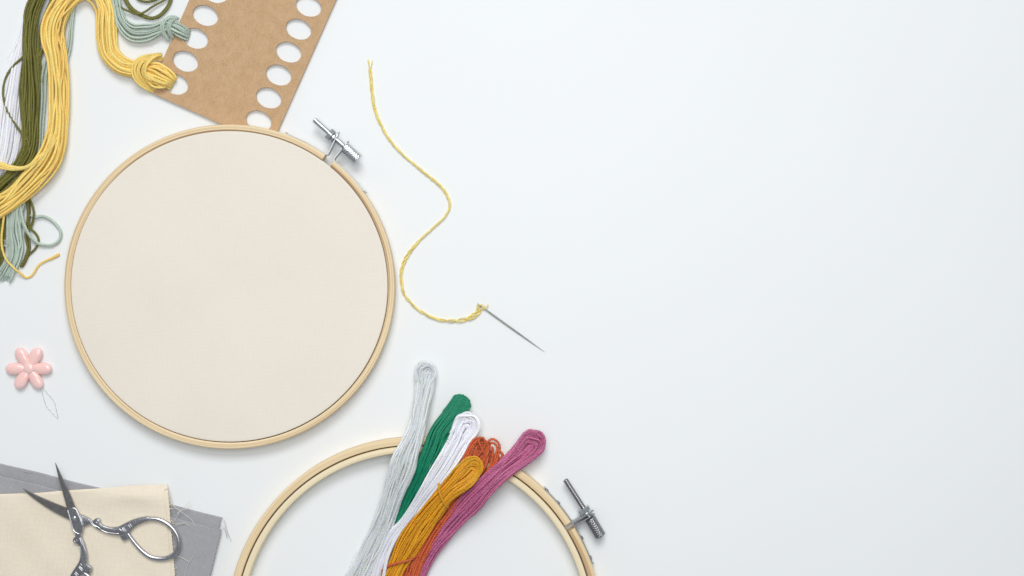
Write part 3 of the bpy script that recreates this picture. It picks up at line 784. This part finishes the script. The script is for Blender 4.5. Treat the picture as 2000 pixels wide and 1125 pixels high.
t_rust = t
t = sk('white floss skein, between the green and the golden skeins', 850, 930)
strands('strand_bundle', skein([(910, 831, 8.5, 25, 2.6), (893, 864, 12, 22, 2.8), (871, 902, 15.6, 20, 2.8), (841, 946, 15.2, 15, 2.6), (814, 986, 11.4, 11, 2.4), (790, 1020, 8.0, 9.5, 2.2), (765, 1050, 6.2, 12, 2.0), (748, 1085, 4.6, 13, 1.8), (735, 1128, 3.6, 14, 1.6), (728, 1175, 3, 14, 1.6)], 38, 1.7, 68, hole=.03, elong=1.05, wander=.10, neck=.4, drop_mm=2, hx=.12), 2.0 * S, M_white, t, 35, depth=.06)
strands('loose_strand', bundle([(800, 1008, 9.6, 3, .6), (783, 1034, 8.6, 4, .6), (768, 1060, 8.4, 4, .6), (757, 1088, 8.6, 4, .6), (750, 1122, 8.2, 4, .6), (746, 1160, 7, 4, .6)], 4, 1.7, 69, .2), 1.7 * S, M_white, t, 36, depth=.06)
t = sk('golden mustard floss skein bound near its looped top', 850, 990)
strands('strand_bundle', skein([(922, 911, 15.4, 21, 2.2), (902, 935, 16.2, 25, 2.4), (870, 966, 15.0, 20, 2.4), (842, 1000, 11.6, 23, 2.6), (817, 1034, 8.6, 25, 2.4), (796, 1068, 7.0, 24, 2.2), (777, 1104, 5.8, 18, 2.0), (765, 1128, 5.4, 20, 2.0), (752, 1170, 4.6, 22, 2)], 24, 2.15, 70, hole=.08, elong=1.0, wander=.13, neck=.5, hx=.34, drop_mm=2), 2.25 * S, M_gold, t, 37)
strands('tie', bundle([(855, 949, 12.5, 2, .4), (855, 940, 15.6, 2, .4), (857, 945, 17.6, 2, .4), (858, 958, 18.2, 2, .4), (862, 972, 18.2, 2, .4), (868, 984, 17, 2, .4), (876, 992, 13.5, 2, .4)], 2, 1.9, 71, .2)
    + bundle([(853, 956, 12.5, 2, .4), (861, 940, 16.6, 2, .4), (872, 949, 18.0, 2, .4)][:2], 1, 1.5, 72, 0), 1.9 * S, M_gold, t, 38)
strands('tie', bundle([(740, 1130, 3.4, 3, .5), (746, 1116, 5, 3, .5), (757, 1106, 8.0, 3, .5), (772, 1101, 8.8, 3, .5), (790, 1097, 9.0, 3, .5), (805, 1092, 8.2, 3, .5), (820, 1080, 6.0, 3, .5)], 2, 2.1, 73, .3)
    + bundle([(752, 1096, 3.6, 4, .8), (747, 1112, 4, 5, .8), (744, 1132, 4, 5, .8), (740, 1160, 3.4, 5, .8)], 4, 2.2, 74, .3), 2.2 * S, M_rust, t_rust, 39)
t = sk('mauve pink floss skein, rightmost of the six across the open hoop', 940, 960)
strands('strand_bundle', skein([(1039, 866, 8.2, 25.5, 2.8), (1014, 893, 10.5, 22, 2.8), (979, 922, 14.4, 19, 2.8), (944, 955, 14.0, 20, 2.8), (921, 978, 11.6, 23, 2.8), (894, 1008, 8.6, 20, 2.6), (863, 1043, 6.2, 19, 2.6), (837, 1077, 5, 18, 2.4), (818, 1115, 4.2, 17, 2.2), (806, 1165, 3.6, 17, 2.2)], 20, 2.3, 75, hole=.3, elong=1.0, wander=.2, neck=.8, drop_mm=4, hx=.12), 2.4 * S, M_mauve, t, 40)

# ------------------------------------------------------------------ needle and thread
def tube_simple(pts, radii, sides=12):
    V, F = [], []
    p = np.asarray(pts); n = len(p); T = np.gradient(p, axis=0); T /= np.linalg.norm(T, axis=1)[:, None]
    U = np.cross(T, [0, 0, 1.0]); U /= np.linalg.norm(U, axis=1)[:, None]; W = np.cross(U, T)
    for i in range(n):
        ru, rw = radii[i] if isinstance(radii[i], tuple) else (radii[i], radii[i])
        for k in range(sides):
            th = 2 * PI * k / sides; V.append(p[i] + ru * math.cos(th) * U[i] + rw * math.sin(th) * W[i])
    for i in range(n - 1):
        for k in range(sides):
            k2 = (k + 1) % sides; F.append((i * sides + k, i * sides + k2, (i + 1) * sides + k2, (i + 1) * sides + k))
    F.append(tuple(range(sides))[::-1]); F.append(tuple((n - 1) * sides + k for k in range(sides)))
    return V, F
t = thing('sewing_needle', 'thin steel needle with the yellow thread through its eye', 'needle', 1000, 640)
def npt(u, off=0, z=1.0):
    a, b = np.array((932.5, 593.2)), np.array((1064.5, 688.0)); d = b - a; nn = np.array((-d[1], d[0])) / np.linalg.norm(d)
    q = a + d * u + nn * off; return P(q[0], q[1], z)
r0 = 1.65 * S
us = np.linspace(.19, 1, 40)
V1 = tube_simple([npt(u, 0, 1.0 - .45 * (u - .19) / .81) for u in us], [r0 * min(1, ((1 - u) / .45 + .02) ** .8 + .04) for u in us])
mesh_obj('shaft', *join_geo([V1]), M_needle, t)
side = []
for sg in (-1, 1):
    uu = np.linspace(.0, .2, 24)
    side.append(tube_simple([npt(u, sg * 1.15 * math.sqrt(max(0, 1 - ((u - .1) / .1) ** 2)), 1.0) for u in uu], [r0 * .42] * 24, 8))
mesh_obj('eye', *join_geo(side), M_needle, t)
t = thing('sewing_thread', 'single long yellow thread curving from the needle up past the hoop screw', 'thread', 830, 400)
ctr = [(722.8, 134), (725, 160), (727.5, 188), (733, 215), (743, 242), (762, 274), (786, 301), (808, 320), (835, 342), (861, 364), (874, 383), (878.7, 402), (870.5, 421), (846, 445), (819, 470), (797, 497), (785, 524), (784, 551), (789, 573), (808, 597), (830, 613), (857, 624), (889, 626.5), (918, 621), (931, 613), (937, 602)]
c = px_path([(x, y, 1.1) for x, y in ctr], .0006); Nn, _ = frame2d(c)
rng = np.random.default_rng(5); s = np.arange(len(c)) * .0006
ply = []
loosen = 1 + .5 * smooth_noise(rng, len(c), 30) + np.clip((s - s[-1] + .022) / .022, 0, 1) * 1.2
for j in range(4):
    ph = 2 * PI * s / .0115 + j * 2 * PI / 4 + 1.3 * smooth_noise(rng, len(c), 40)
    amp = 1.75 * S * loosen
    p = c + Nn * (amp * np.cos(ph))[:, None] + np.array([0, 0, 1.0]) * (np.minimum(amp, .0006) * np.sin(ph))[:, None]
    p[:, 2] = np.maximum(p[:, 2], .0004); ply.append(p)
strands('strand', ply, 1.2 * S, M_tail, t, 51, sides=7, depth=.1, pitch=.003)
fr = [px_path([(722.5, 138, 1.0), (720.5, 127, 1.0), (718, 116, 1.2)], .0005), px_path([(722, 140, .8), (721.5, 128, .8), (720, 116, .8)], .0005), px_path([(723.5, 140, 1.0), (725.5, 128, 1.0), (728, 118, 1.4)], .0005)]
strands('frayed_end', fr, 1.0 * S, M_tail, t, 52, sides=6, depth=.1)
kn = [px_path([(936, 606, 1), (931.5, 600, 1.6), (933, 595.5, 2.2), (938, 596, 2.4), (943, 600.5, 2.2), (947, 604, 1.8), (944, 603, .6), (940, 598, .5), (935, 599, .5), (937, 606, .8)], .0004),
      px_path([(938, 606, 1), (936, 600, .7), (939, 595, 1.0), (944, 596, 2), (949, 599, 2.4), (953, 594.5, 1.8), (953.5, 596, 1.4), (951, 601, 1.2), (946, 603.5, 1.4), (940, 600, 2.2)], .0004),
      px_path([(918, 617, 1), (922, 613, 1.4), (930, 609, 1.5), (936, 605, 1.4)], .0004),
      px_path([(935, 611, 1), (941, 605, 1.6), (945, 600.5, 2.3), (941, 596.5, 2.3), (936, 597.5, 2), (935, 604, 1.4)], .0004)]
strands('knot', kn, .75 * S, M_tail, t, 53, sides=6, depth=.1)

# ------------------------------------------------------------------ flower needle threader
def flower():
    pm = pink_mat()
    t = thing('needle_threader', 'pink plastic six petalled flower needle threader with fine wire loop', 'needle threader', 56, 719.5)
    parts = []
    def blob(prof_len, half_w, ang, cx, cy, zc, hz):
        # teardrop petal along ang; broad near its tip
        V, F = [], []; n, m = 22, 20
        for i in range(n + 1):
            u = i / n; x = prof_len * (1 - math.cos(PI * u)) / 2
            s = x / prof_len
            w = half_w * (max(0, s) ** .43) * math.sqrt(max(0, 1 - s ** 3.4)) * 1.28
            hgt = hz * (w / half_w) ** .7 if w > 0 else 0
            for k in range(m):
                th = 2 * PI * k / m
                yy = w * math.cos(th); zz = zc + hgt * math.sin(th) * (1 if math.sin(th) > 0 else .6)
                dx = x * math.cos(ang) - yy * math.sin(ang); dy = x * math.sin(ang) + yy * math.cos(ang)
                V.append(P(cx + dx, cy - dy, max(.15, zz)))
        for i in range(n):
            for k in range(m):
                k2 = (k + 1) % m; F.append((i * m + k, i * m + k2, (i + 1) * m + k2, (i + 1) * m + k))
        return V, F
    for k, d in enumerate((0, 60, 120, 180, 240, 300)):
        V, F = blob(45.5, 12.9, math.radians(d + (1.5 if k % 2 else -1)), 56, 719.5, 2.4, 3.0)
        mesh_obj('petal', V, F, pm, t)
    V, F = [], []
    for i in range(13):
        ph = PI * i / 12
        for k in range(28):
            th = 2 * PI * k / 28; V.append(P(56 + 13 * math.sin(ph) * math.cos(th), 719.5 + 13 * math.sin(ph) * math.sin(th), 3.0 + 2.7 * math.cos(ph)))
    for i in range(12):
        for k in range(28):
            k2 = (k + 1) % 28; F.append((i * 28 + k, i * 28 + k2, (i + 1) * 28 + k2, (i + 1) * 28 + k))
    mesh_obj('flower_centre', V, F, pm, t)
    w = [(76, 748, 1.6), (80, 760, 1.5), (89.5, 791.5, 1.2), (91, 794, 1.2), (110.2, 815.4, .7), (112, 816.8, .7), (113.6, 815.8, .7), (106, 784.5, 1.2), (105, 782.5, 1.2), (85, 759, 1.5), (78, 748, 1.6)]
    pts = np.vstack([np.linspace(P(*w[i]), P(*w[i + 1]), 6, endpoint=False) for i in range(len(w) - 1)] + [P(*w[-1])[None]])
    V, F, _, _ = sweep([pts], .3 * S, depth=0, sides=8)
    mesh_obj('wire_loop', V, F, M_steel, t)
flower()

# ------------------------------------------------------------------ folded cloths
def folded_cloth(name, label, org, udir, length, layers, mat, depth_px, thick, gap, z0, seed, zfun=None, wob=.5, u0=0.0, edgefun=None, wave=1.0):
    """A cloth folded in a serpentine: layers = list of forward edge offsets (px back from the front edge)."""
    u = np.array(udir) / np.linalg.norm(udir); v = np.array((-u[1], u[0]))   # v points down the picture (away from the front fold)
    rng = random.Random(seed)
    # centre line of the sheet in (v px, z mm)
    line = []; z = z0
    n = len(layers)
    for i, f in enumerate(layers):
        zl, zu = z, z + gap
        back = depth_px + rng.uniform(-4, 4)
        lo = [(back + (f - back) * q / 70, zl) for q in range(71)]
        rr = (zu - zl) / 2
        turn = [(f - rr / (S * 1000) * math.sin(math.radians(a)) * 1.3, (zl + zu) / 2 - rr * math.cos(math.radians(a))) for a in range(15, 180, 15)]
        hi = [(f + (back - f) * q / 70, zu) for q in range(71)]
        line += lo + turn + hi
        if i < n - 1:
            rr = gap / 2
            line += [(back + rr / (S * 1000) * math.sin(math.radians(a)), zu + rr - rr * math.cos(math.radians(a))) for a in range(20, 180, 20)]
        z = zu + gap
    line = np.array(line, float); m = len(line)
    tn = np.gradient(line * np.array((S * 1000, 1)), axis=0); tn /= np.maximum(np.linalg.norm(tn, axis=1), 1e-9)[:, None]
    nr = np.stack([-tn[:, 1], tn[:, 0]], 1)
    nu = 60; V = []; FB = []; F = []
    ss = np.concatenate([[0], np.cumsum(np.linalg.norm(np.diff(line * np.array((S, .001)), axis=0), axis=1))])
    ph = [rng.uniform(0, 6.28) for _ in range(6)]
    for sg in (-1, 1):
        for i in range(nu + 1):
            a = u0 + (length - u0) * i / nu
            for j in range(m):
                pv = line[j, 0] + nr[j, 0] * sg * thick / 2 / (S * 1000); pz = line[j, 1] + nr[j, 1] * sg * thick / 2
                aa = a
                if edgefun and i == nu: aa = a + edgefun(j, m)
                w = wob * (math.sin(a * .021 + ph[0]) + .6 * math.sin(a * .05 + ph[1] + pv * .02))
                pv2 = pv + w
                q = np.array(org) + u * aa + v * pv2
                zz = pz + (zfun(q) if zfun else 0) + wave * .12 * math.sin(a * .03 + pv * .04 + ph[2]) + wave * .08 * math.sin(a * .07 - pv * .05 + ph[3])
                V.append(P(q[0], q[1], max(.08 + (.1 if sg > 0 else 0), zz))); FB.append((aa * S, ss[j], 0))
    B = (nu + 1) * m
    for i in range(nu):
        for j in range(m - 1):
            a = i * m + j
            F.append((a, a + 1, a + m + 1, a + m)); F.append((B + a, B + a + m, B + a + m + 1, B + a + 1))
    for j in range(m - 1):
        F.append((j, B + j, B + j + 1, j + 1)); a = nu * m + j; F.append((a, a + 1, B + a + 1, B + a))
    for i in range(nu):
        a = i * m; F.append((a, a + m, B + a + m, B + a)); a = i * m + m - 1; F.append((a, B + a, B + a + m, a + m))
    o = mesh_obj(name, V, F, mat, None, True, FB); autosmooth(o, 45)
    return o
gc = folded_cloth('folded_cloth', '', (-60, 893.5), (437, 106), 507, [0, 23.5], M_greycloth, 150, .38, 1.12, .45, 3, wob=.7, wave=1.2, edgefun=lambda j, m: (4.5 if j > m * .52 else 0) + 1.2 * math.sin(j * 1.7))
tag(gc, 'folded grey cloth underneath the cream cloth at the bottom left', 'cloth')
def cream_z(q):
    # rides over the grey cloth, sags to the table beyond its edge
    d = (q[1] - (907 + .2426 * q[0])) / math.sqrt(1 + .2426 ** 2)
    e = (437 - q[0]) 
    k = min(1, max(0, (d + 42) / 48))
    dv = (q[1] - 973) + .0627 * (q[0] + 80); ax = min(1, max(0, (q[0] - 150) / 90))
    puff = (1.5 * ax * ax * (3 - 2 * ax) + .12) * math.exp(-((dv - 15) / 18) ** 2)
    return 3.9 * k * k * (3 - 2 * k) - 3.9 + puff
def cream_edge(j, m): return .7 * math.sin(j * 2.3) - (7.5 if j > m * .78 else 0)
cc = folded_cloth('folded_cloth', '', (-80, 973), (407, -25.5), 408, [0, 2.5], M_cream, 220, .42, .75, 4.7, 7, zfun=cream_z, wob=.8, wave=2.0, edgefun=cream_edge)
tag(cc, 'folded cream cloth on the grey cloth, beneath the open scissors', 'cloth')
# the cream cloth's cut side runs slightly outward towards the bottom: shear by its own weave
def shear(o, k, ref):
    me = o.data; r = P(0, ref, 0)[1] - o.location.y
    for w in me.vertices:
        d = (r - w.co.y)
        if d > 0: w.co.x += d * k
shear(cc, .02, 948)
fr = []
def fray(rows): return px_path(rows, .0006)
fr_c = [fray([(330, 1014, 6.8), (340, 1018, 5.6), (349, 1002, 5.0), (358, 992, 4.8), (372, 978, 4.6)]),
        fray([(331, 994, 6.6), (345, 993, 5.4), (356, 1001, 5.0), (374, 1015, 4.9), (383, 1030, 4.9)]),
        fray([(330, 1021, 6.8), (348, 1023, 5.2), (358, 1021, 5), (366, 1024, 5), (370, 1028, 4.9)]),
        fray([(336, 1030, 6.8), (345, 1026, 5.2), (357, 1022.5, 5.1), (362, 1021, 5)]),
        fray([(340, 1085, 6.4), (352, 1088, 5.2), (362, 1093, 5), (369, 1099, 4.9)]),
        fray([(378, 1086, 5.0), (370, 1097, 5), (364, 1110, 5), (361, 1125, 5), (352, 1140, 5)]),
        fray([(346, 1116, 5.0), (350, 1124, 5), (352, 1136, 5)]),
        fray([(328, 962, 6.0), (333, 975, 4.6), (339, 988, 4.2), (346, 996, 4.6)]),
        fray([(329, 968, 6.0), (334, 982, 4.6), (343, 990, 4.4)]),
        fray([(345, 1004, 5), (352, 998, 5), (367, 992, 4.8), (374, 984, 4.4)])]
for i, q in enumerate(fr_c): strands('frayed_thread', [q], .42 * S, M_fray, cc, 80 + i, sides=6, depth=0)
fr_c = []
rr = random.Random(12)
for i in range(36):
    y = 955 + i * 4.6 + rr.uniform(-1, 1); x = 328.5 + (y - 948) * .075
    fr_c.append(fray([(x - 3, y, 6.2 + rr.uniform(-1.2, .6)), (x + rr.uniform(1, 3), y + rr.uniform(-2, 2), 5.6), (x + rr.uniform(2, 6), y + rr.uniform(-4, 4), 5.2)]))
strands('frayed_edge', fr_c, .42 * S, M_fray, cc, 61, sides=6, depth=0)
fr_g = [fray([(436, 1012, 3), (440, 1024, 3), (443, 1036, 2), (448, 1048, 1), (452, 1058, .6)]), fray([(438, 1030, 3.4), (442, 1042, 2.4), (444, 1052, 1.4)]),
        fray([(45, 920, 3.2), (58, 923, 2.6), (76, 922.5, 1.2)]), fray([(0, 917, 4), (9, 928, 4.6), (14, 931, 4.8)]), fray([(47, 936, 4.2), (54, 942, 4.8)]),
        fray([(410, 1030, 4.6), (425, 1026, 4.2), (434, 1028, 4.0), (437, 1036, 4.2)]), fray([(404, 1026, 4.4), (420, 1030, 4.2), (432, 1033, 4)])]
for i, q in enumerate(fr_g): strands('frayed_thread', [q], .45 * S, M_gfray, gc, 62 + i, sides=6, depth=0)

# ------------------------------------------------------------------ scissors
def zpx(pts): return [(x / 4.348, 880 + y / 4.348) for x, y in pts]
def smooth_poly(pts, n=6):
    p = np.array(pts, float); m = len(p); out = []
    for i in range(m):
        p0, p1, p2, p3 = p[(i - 1) % m], p[i], p[(i + 1) % m], p[(i + 2) % m]
        for q in range(n):
            u = q / n; out.append(.5 * ((2 * p1) + (-p0 + p2) * u + (2 * p0 - 5 * p1 + 4 * p2 - p3) * u * u + (-p0 + 3 * p1 - 3 * p2 + p3) * u ** 3))
    return out
def plate(name, pts, z0, z1, bev, mat, parent, segs=2, extra=None):
    bm = bmesh.new()
    area_ = sum(pts[i][0] * pts[(i + 1) % len(pts)][1] - pts[(i + 1) % len(pts)][0] * pts[i][1] for i in range(len(pts)))
    if area_ > 0: pts = pts[::-1]     # picture y points down
    top = [bm.verts.new(P(x, y, z1)) for x, y in pts]
    f = bm.faces.new(top)
    ext = bmesh.ops.extrude_face_region(bm, geom=[f])
    for g in ext['geom']:
        if isinstance(g, bmesh.types.BMVert): g.co.z = z0 * .001
    bmesh.ops.recalc_face_normals(bm, faces=bm.faces)
    ed = [e for e in bm.edges if all(abs(w.co.z - z1 * .001) < 1e-7 for w in e.verts)]
    bmesh.ops.bevel(bm, geom=ed, offset=bev, segments=segs, affect='EDGES', profile=.5, clamp_overlap=True)
    bmesh.ops.triangulate(bm, faces=[q for q in bm.faces if len(q.verts) > 4])
    bm.verts.index_update()
    v = [tuple(x.co) for x in bm.verts]; fc = [[q.index for q in p.verts] for p in bm.faces]; bm.free()
    parts = [(v, fc)] + (extra or [])
    o = mesh_obj(name, *join_geo(parts), mat, parent, True); autosmooth(o, 18)
    return o
def bead(x, y, z, r, sq=1.0):
    V, F = [], []; c = P(x, y, z)
    for i in range(7):
        ph = PI * i / 6
        for k in range(10):
            th = 2 * PI * k / 10; V.append(c + np.array((r * math.sin(ph) * math.cos(th), r * math.sin(ph) * math.sin(th), r * sq * math.cos(ph))))
    for i in range(6):
        for k in range(10):
            k2 = (k + 1) % 10; F.append((i * 10 + k, i * 10 + k2, (i + 1) * 10 + k2, (i + 1) * 10 + k))
    return V, F
def ridge(rows, r, sides=8):
    p = px_path(rows, .0003); n = len(p)
    return tube_simple(p, [r * (.5 + .5 * min(1, min(i, n - 1 - i) / 3)) for i in range(n)], sides)
sc_ = thing('scissors', 'open ornate steel embroidery scissors lying on the cream cloth', 'scissors', 145, 1011)
PV = np.array((145.2, 1011.0))
bis = math.radians(48.15)
def mir(q):
    d = np.array(q) - PV; a = math.atan2(d[1], d[0]); r = np.linalg.norm(d); a2 = 2 * bis - a
    return (PV[0] + r * math.cos(a2), PV[1] + r * math.sin(a2))
ZB = 8.2
def handle(mf, zl, bl):
    arm = smooth_poly([mf(q) for q in zpx([(640, 540), (690, 547), (722, 562), (755, 577), (770, 592), (790, 594), (806, 580), (830, 576), (848, 590), (851, 612), (868, 632), (900, 646), (950, 653), (1000, 646), (1050, 622), (1100, 597), (1150, 578), (1205, 566), (1260, 562), (1262, 596), (1225, 607), (1180, 626), (1140, 652), (1104, 692), (1094, 714), (1089, 745), (1062, 765), (1035, 758), (1022, 738), (1006, 722), (930, 711), (850, 681), (800, 652), (780, 633), (760, 627), (725, 640), (690, 640), (640, 600)])], 4)
    ring = [(1190, 588), (1240, 581), (1290, 579), (1350, 587), (1420, 622), (1480, 680), (1512, 748), (1514, 815), (1482, 878), (1425, 911), (1350, 919), (1275, 902), (1205, 851), (1150, 790), (1112, 742), (1088, 704)]
    rp_ = px_path([(*mf(q), zl + 1.1) for q in zpx(ring)], .0004); n = len(rp_)
    rad = []
    for i in range(n):
        u = i / (n - 1); w = 1.28 + .25 * math.sin(PI * u) ** 2
        rad.append((w * .001, 1.2e-3))
    ex = [tube_simple(rp_, rad, 20)]
    zt = zl + 2.2
    for i in range(11):
        u = i / 10; q = zpx([(872 + 112 * u, 652 + 22 * math.sin(u * 1.5) - 1)])[0]; ex.append(bead(*mf(q), zt - .05, .00030))
    def rg(pp, r, dz=0.0): ex.append(ridge([(*mf(q), zt + dz) for q in zpx(pp)], r * .75))
    rg([(858, 672), (900, 692), (960, 702), (1010, 706)], .0003)
    rg([(800, 632), (840, 655), (858, 672)], .0003)
    rg([(868, 638), (910, 655), (960, 662), (1005, 656)], .00026)
    rg([(1010, 664), (1040, 684)], .00032); rg([(1034, 656), (1064, 694)], .00034); rg([(1046, 652), (1076, 690)], .0003)
    rg([(1088, 630), (1112, 660)], .00032); rg([(1102, 622), (1124, 652)], .0003)
    rg([(1024, 722), (1050, 718), (1088, 706)], .0003); rg([(1062, 762), (1072, 735), (1084, 708)], .0003)
    # scroll
    sp = []
    for i in range(22):
        a = i / 21 * 4.2 * PI / 2; r = 17 - 12 * i / 21; sp.append((824 + r * math.cos(a - 2.2), 604 + r * .9 * math.sin(a - 2.2)))
    rg(sp, .0003); rg([(762, 582), (768, 605), (786, 630), (812, 650)], .0003); rg([(776, 590), (784, 612), (800, 632), (824, 650)], .00028)
    rg([(700, 560), (705, 600), (700, 636)], .00025)
    for i in range(7):
        u = i / 6; ex.append(bead(*mf(zpx([(1150 + 180 * u, 612 - 26 * math.sin(u * 1.9))])[0]), zl + 2.15, .00026 if i % 2 else .00032))
    return plate('handle', arm, zl, zl + 2.2, .00055, M_scis, sc_, 3, ex)
handle(lambda q: q, 7.8, 0)
bl2 = plate('blade', zpx([(188, 324), (240, 348), (350, 400), (470, 450), (575, 492), (640, 530), (690, 560), (700, 640), (640, 620), (590, 590), (520, 556), (450, 519), (370, 470), (300, 421), (240, 374)]), 8.0, 9.3, .00035, M_blade, sc_, 1)
handle(mir, 8.2, 0)
bl1 = plate('blade', zpx([(465, 103), (480, 130), (520, 215), (560, 300), (600, 388), (640, 490), (662, 540), (640, 560), (580, 520), (562, 470), (545, 410), (528, 350), (508, 285), (494, 230), (478, 160)]), 9.8, 11.1, .0005, M_blade, sc_, 1)
lock = zpx([(572, 502), (618, 484), (648, 496), (686, 590), (707, 642), (704, 660), (686, 704), (690, 735), (668, 745), (640, 745), (632, 690), (622, 660), (600, 600)])
fx = [ridge([(*q, 11.4) for q in zpx([(574, 506), (618, 486), (646, 500), (684, 592), (704, 644)])], .0003),
      ridge([(*q, 11.4) for q in zpx([(574, 506), (602, 600), (630, 684), (684, 706), (704, 648)])], .0003)]
plate('pivot_plate', lock, 9.4, 11.5, .0004, M_scis, sc_, 2, fx)
pv = bead(*zpx([(632, 573)])[0], 11.5, .00125, .5)
o = mesh_obj('pivot_screw', *pv, M_steel, sc_)
